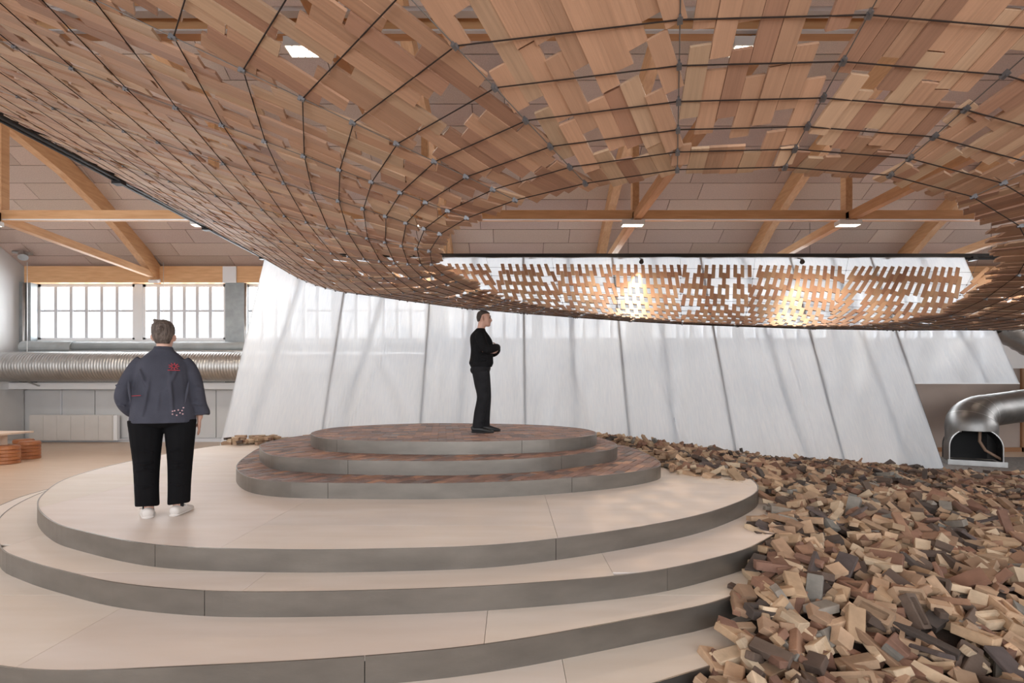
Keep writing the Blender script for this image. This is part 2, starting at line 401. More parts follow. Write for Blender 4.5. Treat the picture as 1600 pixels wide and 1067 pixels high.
# ------------------------------------------------------------------ roof timbers
RX = [-16.6+.0, -11.74, -6.87, -2.0, 2.83, 7.7, 12.55, 17.4]
arc = [(16.25, 5.42), (15.5, 6.02), (14.6, 6.65), (13.73, 7.13), (12.75, 7.58), (11.4, 8.0), (10, 8.35), (8.3, 8.75), (6.6, 8.98), (5.3, 9.05)]
arc = arc + [(2*RIDGE - y, z) for y, z in arc[-2::-1]]
names = ['arched timber truss by the left gable wall', 'arched timber truss over the person in the slate jacket', 'arched timber truss hidden by the left of the slat canopy', 'arched timber truss at the left rim of the canopy opening', 'arched timber truss seen left of centre through the opening', 'arched timber truss seen right of centre through the opening', 'arched timber truss at the right of the canopy opening', 'arched timber truss at the far right end of the roof']
for k, X0 in enumerate(RX):
    if k == 0: continue
    t = thing('roof_truss', names[k], 'truss', (X0, 16.2, 5.4))
    b = NB(); hw = 0.11; hd = 0.23; prev = None
    for i, (y, z) in enumerate(arc):
        y0, z0 = arc[max(i-1, 0)]; y1, z1 = arc[min(i+1, len(arc)-1)]
        T = V((0, y1-y0, z1-z0)).normalized(); Nn = V((0, -T.z, T.y)); c = V((0, y-16.2, z-5.4))
        if Nn.z < 0: Nn = -Nn
        ring = [b.verts.new(c + V((sx*hw, 0, 0)) + Nn*sz*hd) for sx, sz in ((-1,-1),(1,-1),(1,1),(-1,1))]
        if prev:
            for q in range(4): b.faces.new((prev[q], prev[(q+1) % 4], ring[(q+1) % 4], ring[q]))
        else: b.faces.new(ring)
        prev = ring
    b.faces.new(prev[::-1]); obj('rafter', b, M['glulam'], t)
    b = NB(); bar(b, (0, -.30, .10), (0, -5.2, .29), .16, .20); bar(b, (0, -5.1, .29), (0, -21.4, .29), .16, .20); obj('tie_beam', b, M['glulam'], t)
    for yy, zt in ((11.2, 8.0), (5.3, 8.95), (-.6, 8.0)):
        obj('post', boxm(-.075, .075, yy-16.2-.09, yy-16.2+.09, .45, zt-5.4-.15), M['glulam'], t)
    b = NB(); bar(b, (0, -.30, -.12), (0, .02, .02), .30, .10); obj('shoe_bracket', b, M['frame_white'], t)
for j, (yy, zc, lab) in enumerate(((11.2, 5.745, 'long horizontal timber beam across the hall in front of the back roof slope'), (5.3, 5.72, 'long timber beam overhead glimpsed through gaps in the canopy'), (-.6, 5.72, 'long timber beam above and behind the camera'))):
    t = thing('ridge_beam' if j else 'cross_beam', lab, 'beam', (0, yy, zc)); t.name = 'cross_beam'
    obj('beam', boxm(ROOM_X0, ROOM_X1, -.09, .09, -.09, .11), M['glulam_x'], t)
    obj('cable_tray', boxm(ROOM_X0, ROOM_X1, -.09, -.04, -.105, -.09), M['frame_white'], t)
    for s in (-.45,) if j == 1 else ():
        obj('upper_board', boxm(ROOM_X0, ROOM_X1, -.55, -.45, .0, .32), M['glulam_x'], t)
        obj('service_tray', boxm(ROOM_X0, ROOM_X1, -.25, -.15, -.02, .03), M['frame_white'], t)
# lamps hung under the cross beams
def lamp(x, y, z, label, power):
    t = thing('ceiling_light', label, 'light', (x, y, z), 0, 'white box lights under the cross beams')
    obj('housing', boxm(-.25, .25, -.10, .10, -.10, 0), M['lamp_white'], t)
    b = NB()
    for i in range(6):
        for jn in range(2): box(b, -.23+i*.077, -.23+i*.077+.062, -.085+jn*.088, -.085+jn*.088+.075, -.106, -.099)
    obj('diffuser', b, M['lamp_glow'], t)
    obj('bracket', boxm(-.03, .03, -.03, .03, 0, .06), M['galv'], t)
    if power:
        l = bpy.data.lights.new('lamp_light', 'AREA'); l.shape = 'RECTANGLE'; l.size = .5; l.size_y = .2; l.energy = power; l.color = (1, .86, .70)
        o = bpy.data.objects.new('lamp_light', l); COL.objects.link(o); o.parent = t; o.location = (0, 0, -.12)
pos = ['at the far left edge of the photo', 'at the end of the left canopy truss', 'glimpsed through the slats left of the opening', 'above the head of the man in black', 'at right through the opening', 'hidden at the far right']
for k, X0 in enumerate(RX[1:7]): lamp(X0 - .10, 11.0, 5.565, 'white box light under the back cross beam ' + pos[k], 75)
pos2 = ['far left overhead', 'left overhead', 'overhead left of centre', 'overhead right of centre', 'right overhead', 'far right overhead']
for k, X0 in enumerate(RX[1:7]): lamp(X0 - .2, 5.3, 5.55, 'white box light glimpsed through the slats, ' + pos2[k], 22)

# ------------------------------------------------------------------ ducts and fittings on the back wall
def ribbed(x0, x1, y, z, r, step, rib, name, m, parent, n=28):
    b = NB(); xs = []; x = x0
    while x < x1:
        xs += [(x, r), (x+step*.78, r), (x+step*.84, r+rib), (x+step*.94, r+rib)]; x += step
    rings = []
    for xx, rr in xs: rings.append([b.verts.new((xx, y+rr*math.cos(2*PI*k/n), z+rr*math.sin(2*PI*k/n))) for k in range(n)])
    for a, c in zip(rings, rings[1:]):
        for k in range(n): b.faces.new((a[k], a[(k+1) % n], c[(k+1) % n], c[k]))
    return obj(name, b, m, parent, True)
t = thing('ventilation_duct', 'large spiral wound galvanised duct running along the back wall', 'duct', (-16.2, 15.35, 2.47))
ribbed(0, 14.0, 0, 0, .465, .09, .006, 'pipe', M['galv'], t)
for xx in (.9, 5.2, 9.5): 
    b = NB(); tube(b, [(xx, -.0, -.47), (xx, .35, -.6), (xx, .62, -.6)], .025, 6); tube(b, [(xx, 0, .47), (xx, 0, 3.3)], .008, 5); obj('hanger', b, M['galv'], t)
t = thing('insulated_pipe', 'slimmer grey insulated pipe lying above the spiral duct', 'pipe', (-16.2, 15.86, 3.12))
b = NB(); tube(b, [(.3, 0, 0), (1.95, 0, 0)], .21, 18); obj('thick_sleeve', b, M['insul'], t, False)
b = NB(); tube(b, [(1.9, 0, .02), (14.0, 0, .02)], .165, 18); obj('sleeve', b, M['insul'], t, True)
b = NB(); tube(b, [(2.0, -.24, -.15), (14, -.24, -.15)], .045, 10); obj('return_pipe', b, M['galv'], t, True)
for xx in (3.2, 7.5, 11.9):
    b = NB(); box(b, xx, xx+.08, -.22, .2, -.3, -.15); obj('clip', b, M['black_metal'], t)
t = thing('radiator', 'long off-white panel radiator low on the back wall', 'radiator', (-14.45, 16.1, 0.06))
obj('casing', boxm(-1.47, 1.3, -.06, .06, 0, .85), M['radiator'], t)
for i in range(6): obj('front_panel', boxm(-1.45+i*.455, -1.45+i*.455+.447, -.075, -.06, .02, .82), M['radiator'], t)
obj('side_grille', boxm(1.3, 1.42, -.05, .06, .01, .84), M['frame_white'], t)
b = NB(); tube(b, [(1.42, 0, .03), (1.75, 0, .03), (1.75, 0, 1.75)], .02, 6); obj('supply_pipe', b, M['frame_grey'], t)
t = thing('security_camera', 'small grey camera on the ceiling by the left gable wall', 'camera', (-15.7, 15.6, 6.16))
b = NB(); tube(b, [(-.3, 0, 0), (.3, 0, -.06)], .05, 8); obj('arm', b, M['galv'], t)
b = NB(); tube(b, [(.0, 0, -.03), (.12, -.1, -.2)], [.10, .13], 12); obj('housing', b, M['galv'], t)

# table and stools at left
t = thing('table', 'pale plywood table at the left edge beside round stools', 'table', (-13.2, 11.5, 0))
obj('tabletop', boxm(-2.6, 1.45, -.45, .45, .70, .74), M['table'], t)
obj('leg', boxm(.85, .9, -.36, .36, 0, .70), M['table'], t)
obj('leg', boxm(-2.3, -2.25, -.36, .36, 0, .70), M['table'], t)
obj('apron', boxm(-2.25, .85, -.03, .03, .52, .70), M['table'], t)
for (sx, sy, lab, h) in ((-11.96, 11.55, 'nearest round orange wood stool beside the plywood table', .42), (-12.25, 12.35, 'round orange wood stool standing behind the nearest one', .43), (-12.95, 12.9, 'third round stool mostly hidden behind the table end', .42)):
    t = thing('stool', lab, 'stool', (sx, sy, 0))
    for i in range(5):
        b = NB(); z0 = i*h/5; tube(b, [(0, 0, z0+.002), (0, 0, z0+.012), (0, 0, z0+h/5-.012), (0, 0, z0+h/5-.002)], [.205, .215, .215, .205], 24); obj('ring', b, M['stool'], t, False)
    b = NB(); tube(b, [(0, 0, h), (0, 0, h+.015)], .20, 24); obj('seat', b, M['stool'], t)

# ------------------------------------------------------------------ stepped platform
R = 0.16
OUT = {
 'T4': [(.71,2.69),(.94,2.75),(1.6,3.1),(2.6,4),(3.5,5.2),(3.7,7),(3.2,9.3),(0,10.45),(-4.8,10.45),(-6.3,9.5),(-6.75,7.6),(-6.5,6.0),(-5.4,3.6),(-3.6,2.1),(-1.5,1.95),(-.2,2.25)],
 'T3': [(-2.7,2.56),(-1.62,2.57),(-.7,2.67),(0,2.82),(.82,3.11),(1.44,3.36),(2.2,3.95),(3.1,5),(3.5,6.5),(3.3,8.5),(2,10.2),(-.5,10.5),(-4.6,10.5),(-6.2,10),(-6.8,8.5),(-6.7,6.87),(-6.37,6.05),(-5.6,4.6),(-4.2,3.15)],
 'T2': [(-4.23,4.02),(-3.69,3.69),(-3.18,3.46),(-2.66,3.26),(-2.15,3.15),(-1.64,3.11),(-.83,3.14),(0,3.23),(.9,3.43),(1.58,3.75),(2.1,4.12),(2.9,5),(3.3,6.2),(3.2,8),(2,10.0),(-.5,10.5),(-4.6,10.5),(-6.0,9.8),(-6.3,8.3),(-6.1,6.9),(-5.83,5.97),(-5.2,4.95)],
 'T1': [(-4.6,4.72),(-3.99,4.21),(-3.5,3.92),(-2.6,3.55),(-1.74,3.45),(-.91,3.46),(0,3.58),(1.06,4.02),(1.92,4.57),(2.75,5.45),(3.05,6.4),(3.0,7.6),(2.5,9),(1.5,10.1),(-.5,10.55),(-2.5,10.6),(-4.6,10.55),(-5.75,9.9),(-6.02,8.9),(-6.0,7.78),(-5.9,7.0),(-5.62,6.12),(-5.1,5.3)],
 't3': [(-3.3,5.85),(-2.9,5.37),(-2.45,5.12),(-1.8,5.04),(-.66,5.03),(.24,5.2),(1.05,5.5),(1.68,5.93),(1.95,6.4),(2.02,7.4),(1.9,8.4),(1.2,9.4),(-.6,10),(-2.4,9.9),(-3.9,9),(-4.15,8.1),(-3.9,7.2),(-3.6,6.4)],
 't2': [(-3.38,6.55),(-2.95,5.97),(-2.55,5.75),(-1.87,5.56),(-.72,5.49),(.26,5.72),(.85,6.1),(1.27,6.46),(1.5,6.95),(1.53,7.65),(1.35,8.4),(.5,9.3),(-1,9.7),(-2.6,9.5),(-3.5,8.7),(-3.75,7.9),(-3.7,7.2)],
 't1': [(-2.86,6.95),(-2.25,6.27),(-.85,6.03),(.3,6.22),(.95,6.62),(1.25,7.2),(1.15,8.0),(.6,8.7),(-.3,9.1),(-1.7,9.2),(-2.85,8.45),(-3.05,7.7)],
}
TOPZ = {'t1': 7*R, 't2': 6*R, 't3': 5*R, 'T1': 4*R, 'T2': 3*R, 'T3': 2*R, 'T4': R}
HULL = {k: hull(catmull(v, 8)) for k, v in OUT.items()}
LAB = {
 'T4': 'lowest pale plywood step of the round platform, mostly below the frame',
 'T3': 'second lowest pale plywood step of the round platform, nearest full step',
 'T2': 'third pale plywood step up, just below the broad top deck',
 'T1': 'broad pale plywood deck on which the person in the slate jacket stands',
 't3': 'lowest and widest brick-paved tier with grey steel edge',
 't2': 'middle brick-paved tier with grey steel edge',
 't1': 'topmost brick-paved tier under the man in black'}
SEAM0 = {'T4': .3, 'T3': -2.6, 'T2': -1.73, 'T1': .35}
JOINT = {'T1': 238, 'T2': 321, 'T3': 555, 'T4': 700, 't3': 514, 't2': 543, 't1': 530}
above = {'T4': 'T3', 'T3': 'T2', 'T2': 'T1', 'T1': 't3', 't3': 't2', 't2': 't1', 't1': None}
def brick_tint():
    r = random.random()
    if r < .44: c = (.36, .21, .165)
    elif r < .70: c = (.23, .16, .145)
    elif r < .86: c = (.47, .26, .175)
    else: c = (.29, .235, .225)
    f = random.uniform(.8, 1.25); return tuple(v*f for v in c)
for k in ('T4', 'T3', 'T2', 'T1', 't3', 't2', 't1'):
    H = HULL[k]; zt = TOPZ[k]; zb = zt - R
    cx = sum(p[0] for p in H)/len(H); cy = sum(p[1] for p in H)/len(H)
    t = thing('brick_tier' if k[0] == 't' else 'platform_step', LAB[k], 'step', (cx, cy, zb))
    t['group'] = 'brick-paved tiers' if k[0] == 't' else 'plywood steps'
    loc = lambda p: (p[0]-cx, p[1]-cy)
    inset = [(cx+(p[0]-cx)*.992, cy+(p[1]-cy)*.992) for p in H]
    obj('core', prism([loc(p) for p in inset], 0.0, R-.05 if k[0] == 't' else R-.03), M['mortar'], t)
    # steel edge band in segments
    n = len(H); L_ = [0]
    for i in range(n): L_.append(L_[-1] + math.hypot(H[(i+1) % n][0]-H[i][0], H[(i+1) % n][1]-H[i][1]))
    # joint position: hull point nearest the camera whose pixel x is the joint's
    best = min(range(n), key=lambda i: abs(px((H[i][0], H[i][1], zt))[0]-JOINT[k]) + (0 if H[i][1] < cy else 1e4))
    def at(s):
        s = s % L_[-1]; i = max(j for j in range(n) if L_[j] <= s); f = (s-L_[i])/(L_[i+1]-L_[i]) if L_[i+1] > L_[i] else 0
        a, b2 = H[i], H[(i+1) % n]; return (a[0]+(b2[0]-a[0])*f, a[1]+(b2[1]-a[1])*f)
    ns = max(4, round(L_[-1] / (3.0 if k[0] == 'T' else 2.5))); seg = L_[-1]/ns
    for j in range(ns):
        s0 = L_[best] + j*seg + .0025; s1 = L_[best] + (j+1)*seg - .0025
        m_ = 26; b = NB(); pr = None
        for q in range(m_+1):
            p = at(s0 + (s1-s0)*q/m_); d = V((p[0]-cx, p[1]-cy, 0)).normalized(); p = loc(p)
            ring = [b.verts.new((p[0]+d.x*o_, p[1]+d.y*o_, z_)) for o_, z_ in ((-.004, 0.0), (.006, 0.0), (.006, R+.002), (-.004, R+.002))]
            if pr:
                for e in range(4): b.faces.new((pr[e], ring[e], ring[(e+1) % 4], pr[(e+1) % 4]))
            else: b.faces.new(ring[::-1])
            pr = ring
        b.faces.new(pr)
        bmesh.ops.recalc_face_normals(b, faces=b.faces)
        obj('edge_band', b, M['steel_band'], t)
    HC = [(cx+(p[0]-cx)*.9985, cy+(p[1]-cy)*.9985) for p in H]
    up = HULL[above[k]] if above[k] else None
    if k[0] == 'T':
        x = SEAM0[k]; 
        while x > -8: x -= 2.44
        r_ = 0
        while x < 5:
            y = 1.0 + (0.61 if r_ % 2 else 0); r_ += 1
            while y < 11:
                rect = [(x+.0015, y+.0015), (x+2.4385, y+.0015), (x+2.4385, y+2.4385), (x+.0015, y+2.4385)]; y += 2.44
                if up and all(inside(p, up, .1) for p in rect): continue
                c = clip(rect, HC)
                if not c or area2(c) < .01: continue
                o = obj('deck_sheet', prism([loc(p) for p in c], R-.03, R), M['ply'], t)
                f = random.uniform(.96, 1.03); o.color = (f, f*random.uniform(.985, 1.01), f*random.uniform(.97, 1.02), 1)
            x += 2.44
    else:
        BL, BW = .222, .106; ang = math.radians({'t1': 8, 't2': 62, 't3': 62}[k]); ca, sa = math.cos(ang), math.sin(ang)
        cells = []
        for i in range(-45, 46):
            for j in range(-45, 46):
                u0 = i*BL + (j % 2)*BL/2; v0 = j*BW; g = .0035
                rect = [(u0+g, v0+g), (u0+BL-g, v0+g), (u0+BL-g, v0+BW-g), (u0+g, v0+BW-g)]
                rect = [(cx+u*ca-v*sa, cy+u*sa+v*ca) for u, v in rect]
                mc = (sum(p[0] for p in rect)/4, sum(p[1] for p in rect)/4)
                if abs(mc[0]-cx) > 5 or abs(mc[1]-cy) > 4: continue
                if up and all(inside(p, up, .03) for p in rect): continue
                c = clip(rect, HC)
                if c and area2(c) > .0008: cells.append((mc[1] - (0 if mc[1] < cy else -3), c))
        cells.sort(key=lambda a: a[0])
        rest = NB(); tl = rest.loops.layers.float_color.new('tint')
        for q, (_, c) in enumerate(cells):
            dz = random.uniform(-.004, .003)
            if q < 290:
                o = obj('brick', prism([loc(p) for p in c], R-.05, R+dz), M['paver'], t); o.color = (*brick_tint(), 1)
            else:
                tn = (*brick_tint(), 1); nf = len(rest.faces)
                prism([loc(p) for p in c], R-.05, R+dz, rest)
                rest.faces.ensure_lookup_table()
                for f in rest.faces[nf:]:
                    for l in f.loops: l[tl] = tn
        if len(rest.faces):
            o = obj('bricks', rest, M['paver_j'], t); o['kind'] = 'stuff'
        else: rest.free()

# ------------------------------------------------------------------ gauze curtain
CY0, CY1, CZ1 = 10.75, 12.95, 5.28
def cury(z): return CY0 + (CY1-CY0) * z / CZ1
seams = [-6.58, -4.33, -2.1, .3, 2.67, 5.02, 7.4, 9.55, 12.04]
t = thing('gauze_curtain', 'huge translucent white gauze curtain leaning from the black truss to the floor', 'curtain', (2.7, 12, 0))
for i in range(len(seams)-1):
    a, b_ = seams[i], seams[i+1]; fan = (2.7-(a+b_)/2)/5.5*1.6 + (.5 if i % 2 else -.3); zlo = 1.9 if i == 7 else 0.02
    me_v = []; me_f = []; nx, nz = 170, 30; cr_ = [(a+(b_-a)*random.random(), random.gauss(-.55*fan, .25), random.uniform(.018, .05), random.uniform(-.035, .045), random.uniform(.2, 1.3)) for _ in range(13)]
    ph = random.uniform(0, 9); sh = random.uniform(-.25, .25)
    for q in range(nz+1):
        z = zlo + (CZ1-zlo)*q/nz
        for p in range(nx+1):
            u = p/nx; x = a + (b_-a)*u
            env = math.sin(PI*u)**.5 if 0 < u < 1 else 0
            tz = z/CZ1
            f = .10*noise.noise(V((x*1.0+z*.22*fan, z*.16, ph))) + .045*max(0, noise.noise(V((x*2.6+z*.75*fan, z*.22, ph+5))))*2 + .010*math.sin(x*9+z*1.6*fan+ph)*(1-tz)
            for cx0, dx, wd_, am, zt_ in cr_:
                f += am*math.exp(-((x-cx0-dx*(1-tz)*2)/wd_)**2)*min(1, max(0, (zt_-tz)*2.5+.3))
            me_v.append((x-2.7, cury(z)-12 + env*f*(1.25-tz*.9) - .18*math.sin(PI*tz)*.0, z))
    for q in range(nz):
        for p in range(nx):
            s = q*(nx+1)+p; me_f.append((s, s+1, s+nx+2, s+nx+1))
    me = bpy.data.meshes.new('curtain_panel'); me.from_pydata(me_v, [], me_f); me.shade_smooth()
    link('curtain_panel', me, M['curtain'], t)
def strips(i):  # dark strips: doubled cloth plus painted-in shadows of the columns behind
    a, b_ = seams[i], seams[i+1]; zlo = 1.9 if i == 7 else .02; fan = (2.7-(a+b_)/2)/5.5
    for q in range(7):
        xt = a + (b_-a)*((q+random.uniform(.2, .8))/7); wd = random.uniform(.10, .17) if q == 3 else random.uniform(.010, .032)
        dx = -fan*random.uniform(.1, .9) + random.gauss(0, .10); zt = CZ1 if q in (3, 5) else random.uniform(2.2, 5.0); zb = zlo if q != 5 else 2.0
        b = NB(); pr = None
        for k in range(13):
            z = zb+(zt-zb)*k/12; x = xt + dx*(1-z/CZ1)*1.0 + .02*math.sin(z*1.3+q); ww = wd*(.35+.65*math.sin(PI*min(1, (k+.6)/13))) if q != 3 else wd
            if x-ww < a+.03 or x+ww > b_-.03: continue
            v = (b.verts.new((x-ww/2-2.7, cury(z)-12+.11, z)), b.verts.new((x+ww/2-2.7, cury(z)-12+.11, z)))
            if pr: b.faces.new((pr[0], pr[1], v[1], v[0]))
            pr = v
        if len(b.faces): obj('gauze_fold_shade', b, M['fold_shade'], t)
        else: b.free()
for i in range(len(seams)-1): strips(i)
for i, s in enumerate(seams):
    zlo = 1.9 if i == 8 else .02
    b = NB(); pts = []
    for q in range(11):
        z = zlo + (CZ1-zlo)*q/10
        pts.append((s-2.7, cury(z)-12+.03, z))
    wd = .012 if i in (0, 8) else .03
    for p, q in zip(pts, pts[1:]): bar(b, p, q, .012, wd*2, up=(1, 0, 0))
    obj('seam_batten', b, M['seam'], t)
b = NB(); bar(b, (9.55-2.7, cury(1.9)-12, 1.9), (12.04-2.7, cury(1.9)-12, 1.9), .02, .025); obj('hem_rail', b, M['frame_white'], t)

# black trusses carrying curtain and canopy
FX0, FX1, FY0, FY1, FZ = -6.62, 17.8, -2.1, 13.05, 5.32
def black_truss(a, b_, label):
    a = V(a); b_ = V(b_); t = thing('canopy_truss', label, 'truss', a, 0)
    D = b_ - a; L_ = D.length; d = D.normalized(); s = V((0, 0, 1)).cross(d)
    for q, (o1, o2) in enumerate(((-.05, -.05), (.05, -.05), (0, .06))):
        b = NB(); off = s*o1 + V((0, 0, o2)); tube(b, [off, D+off], .022, 8); obj('chord', b, M['black_metal'], t, True)
    b = NB(); bar(b, (0, 0, 0), D, .085, .10, up=(0, 0, 1)); obj('core_beam', b, M['black_metal'], t)
    b = NB(); n = int(L_/.35)
    for i in range(n):
        p = d*(i*L_/n); q = d*((i+.5)*L_/n); r_ = d*((i+1)*L_/n)
        for o1 in (-.05, .05):
            tube(b, [p+s*o1+V((0, 0, -.05)), q+V((0, 0, .06))], .010, 5); tube(b, [q+V((0, 0, .06)), r_+s*o1+V((0, 0, -.05))], .010, 5)
    obj('lattice', b, M['black_metal'], t)
    for i in range(int(L_/2.37)+1):
        p = d*(i*2.37+.02); b = NB(); orient_box(b, p+V((0, 0, -.06)), d, s, V((0, 0, 1)), .06, .08, .05); obj('coupler', b, M['black_metal'], t)
    for i in range(1, int(L_/4.87)+1):
        p = d*(i*4.87); b = NB(); tube(b, [p+V((0, 0, .06)), p+V((0, 0, .9 if abs(d.x) > .5 else .5))], .006, 5); obj('hanger_wire', b, M['wire'], t)
    return t
black_truss((FX0, FY1, FZ), (FX1, FY1, FZ), 'long black lattice truss crossing behind the canopy opening above the gauze')
black_truss((FX0, FY1-.1, FZ), (FX0, FY0, FZ), 'black lattice truss running from the gauze corner towards upper left')
black_truss((FX1, FY1-.1, FZ), (FX1, FY0, FZ), 'black lattice truss at the right side of the canopy, out of frame')
black_truss((FX0+.1, FY0, FZ), (FX1-.1, FY0, FZ), 'black lattice truss behind the camera carrying the near canopy edge')

# ------------------------------------------------------------------ slat canopy
RAD = [  # inner node x, y, z above camera; outer anchor x, y; profile power
 (.898,2.643,1.2, -.6,-2,1.0), (.427,2.82,1.2, -4.4,-2,1.0), (.024,3.07,1.2, -6.58,.9,1.0), (-.31,3.39,1.2, -6.58,3.15,1.0),
 (-.55,3.74,1.2, -6.58,5.0,1.0), (-.71,4.2,1.2, -6.58,6.7,1.1), (-.765,4.65,1.2, -6.58,8.6,1.25), (-.72,5.05,1.2, -6.58,10.6,1.45),
 (-.62,5.4,1.2, -6.5,12.9,1.7), (-.43,5.9,1.2, -4.6,12.97,1.85), (-.09,6.56,1.2, -2.6,13,2.0), (.47,7.18,1.2, -.7,13,2.0),
 (1.15,7.73,1.2, 1.06,13,2.0), (2.1,8.29,1.2, 2.65,13,2.0), (3.07,8.77,1.2, 4.5,13,2.0), (4.13,9.03,1.19, 6.5,13,2.0),
 (5.43,9.03,1.15, 9.0,13,2.2), (6.0,8.3,1.07, 12.5,13,2.5), (6.05,7.4,1.02, 17.4,13,2.9), (5.95,6.6,1.0, 17.7,10,2.8),
 (5.48,5.63,1.05, 17.7,6.8,2.3), (4.94,4.75,1.12, 17.7,3.6,1.8), (4.38,4.1,1.18, 17.7,.3,1.5), (3.70,3.55,1.2, 11.5,-2,1.2),
 (2.854,3.015,1.2, 6.6,-2,1.05), (2.107,2.714,1.2, 3.4,-2,1.0), (1.465,2.613,1.2, 1.3,-2,1.0)]
NR = 19
def tt(i): return .0192*i + .00176*i*i
TOT = tt(NR)
def rad(k, i):
    r = RAD[k % len(RAD)]; t_ = tt(i)/TOT
    return V((r[0]+(r[3]-r[0])*t_, r[1]+(r[4]-r[1])*t_, CAMZ + r[2] + (3.50-r[2])*max(0.0, t_)**r[5]))
NK = len(RAD)
can = thing('slat_canopy', 'vast funnel shaped hanging net of reddish timber slats around an open oval', 'canopy', (2.5, 6, 3.0))
CO = V((2.5, 6, 3.0))
SW, ST = .088, .016
def slat_tint():
    r = random.random()
    c = (.45, .262, .165) if r < .5 else (.50, .325, .21) if r < .75 else (.36, .195, .125) if r < .94 else (.46, .305, .195)
    f = random.uniform(.78, 1.04); return tuple(v*f for v in c)
slats = []
for k in range(NK):
    k2 = (k+1) % NK
    sparse = 9 <= k <= 17
    def S(w_, i):
        a = rad(k, i); b = rad(k2, i); hw = (b-a).length/2
        if abs(w_) + SW*.12 > hw: return None
        return (a+b)/2 + (b-a).normalized()*w_
    pitch = SW + (.003 if not sparse else .006)
    wmax = (rad(k, NR)-rad(k2, NR)).length/2
    nc = int(wmax/pitch) + 1
    for j in range(-nc, nc+1):
        w_ = j*pitch
        step = 2.7 if sparse else 2.3; duty = 1.8 if sparse else 2.2
        i = (-0.5 + (j % 2)*1.35 + random.uniform(-.1, .1) - (2.7 if j % 2 else 0)) if sparse else -.6 - random.uniform(0, 1.1)
        while i < NR - 1.0:
            i0 = i; ln = duty*(random.uniform(.93, 1.1) if sparse else random.uniform(.8, 1.1)*(1 if i0 < 9 else .85)); i1 = i0+ln
            i += step if sparse else ln + random.choice((.04, .08, .35, .6, .9, 1.2) if i0 < 7 else (.03, .05, .15, .3, .55))
            if sparse and random.random() < (.06 if i0 > 4 else .02): continue
            if i1 < .35: continue
            if i0 < -.6: i0 = random.uniform(-1.25, -.55)
            if i1 > NR-.7: i1 = NR-.7
            if i1 - i0 < .8: continue
            A, B = S(w_, i0), S(w_, i1)
            while A is None and i1-i0 > .9: i0 += .2; A = S(w_, i0)
            if A is None or B is None: continue
            X = (B-A).normalized(); lat = (rad(k2, (i0+i1)/2)-rad(k, (i0+i1)/2)).normalized()
            Nn = X.cross(lat).normalized()
            if Nn.z < 0: Nn = -Nn
            Yv = Nn.cross(X)
            tw = math.radians(random.gauss(0, 2.5)); Yv, Nn = Yv*math.cos(tw)+Nn*math.sin(tw), Nn*math.cos(tw)-Yv*math.sin(tw)
            c = (A+B)/2 + Nn*(random.choice((0, .006, .012)) if not sparse else random.choice((0, .008)))
            slats.append((c, X, Yv, Nn, (B-A).length))
vis = []
for q, s in enumerate(slats):
    if inframe(s[0], 20):
        vis.append((-s[4]*SW*abs(s[3].dot((s[0]-V((0, 0, CAMZ))).normalized()))/((s[0]-V((0, 0, CAMZ))).length**2), q))
vis.sort(); solo = {q for _, q in vis[:298]}
lens = [.22, .28, .34, .40, .48, .6, .75]; sm = {}
def slat_mesh(L_, var):
    if (L_, var) in sm: return sm[(L_, var)]
    b = boxm(-L_/2, L_/2, -SW/2, SW/2, -ST/2, ST/2)
    uvl = b.loops.layers.uv.new('UVMap')
    for f in b.faces:
        for l in f.loops: l[uvl].uv = (l.vert.co.x + var*7.3 + l.vert.co.z, l.vert.co.y + var*3.1 + l.vert.co.z)
    me = bpy.data.meshes.new('slat'); b.to_mesh(me); b.free(); me.materials.append(M['slat_o']); sm[(L_, var)] = me
    return me
BV = np.array([(-1,-1,-1),(1,-1,-1),(1,1,-1),(-1,1,-1),(-1,-1,1),(1,-1,1),(1,1,1),(-1,1,1)], float)
BF = np.array([(3,2,1,0),(4,5,6,7),(0,1,5,4),(1,2,6,5),(2,3,7,6),(3,0,4,7)])
vv, ff, tn, uv = [], [], [], []
for q, (c, X, Yv, Nn, L_) in enumerate(slats):
    if q in solo:
        lm = min(lens, key=lambda a: abs(a-L_))
        o = bpy.data.objects.new('slat', slat_mesh(lm, random.randrange(8))); COL.objects.link(o); o.parent = can
        mt = Matrix((X, Yv, Nn)).transposed().to_4x4() @ Matrix.Diagonal((L_/lm, 1, 1, 1)); mt.translation = c - CO
        o.matrix_basis = mt; o.color = (*slat_tint(), 1)
    else:
        loc_ = BV*np.array([L_/2, SW/2, ST/2]); base = len(vv)*8
        P = np.array(c-CO) + loc_ @ np.array([X, Yv, Nn]); vv.append(P); ff.append(BF+base)
        tn.append(np.tile(slat_tint(), (6, 1))); r1, r2 = random.random()*40, random.random()*40
        u = np.stack([loc_[:, 0]+r1+loc_[:, 2], loc_[:, 1]+r2+loc_[:, 2]], 1); uv.append(u[BF].reshape(-1, 2))
o = joined('slats', np.concatenate(vv), np.concatenate(ff), np.concatenate(tn), M['slat_j'], can, np.concatenate(uv)); o['kind'] = 'stuff'
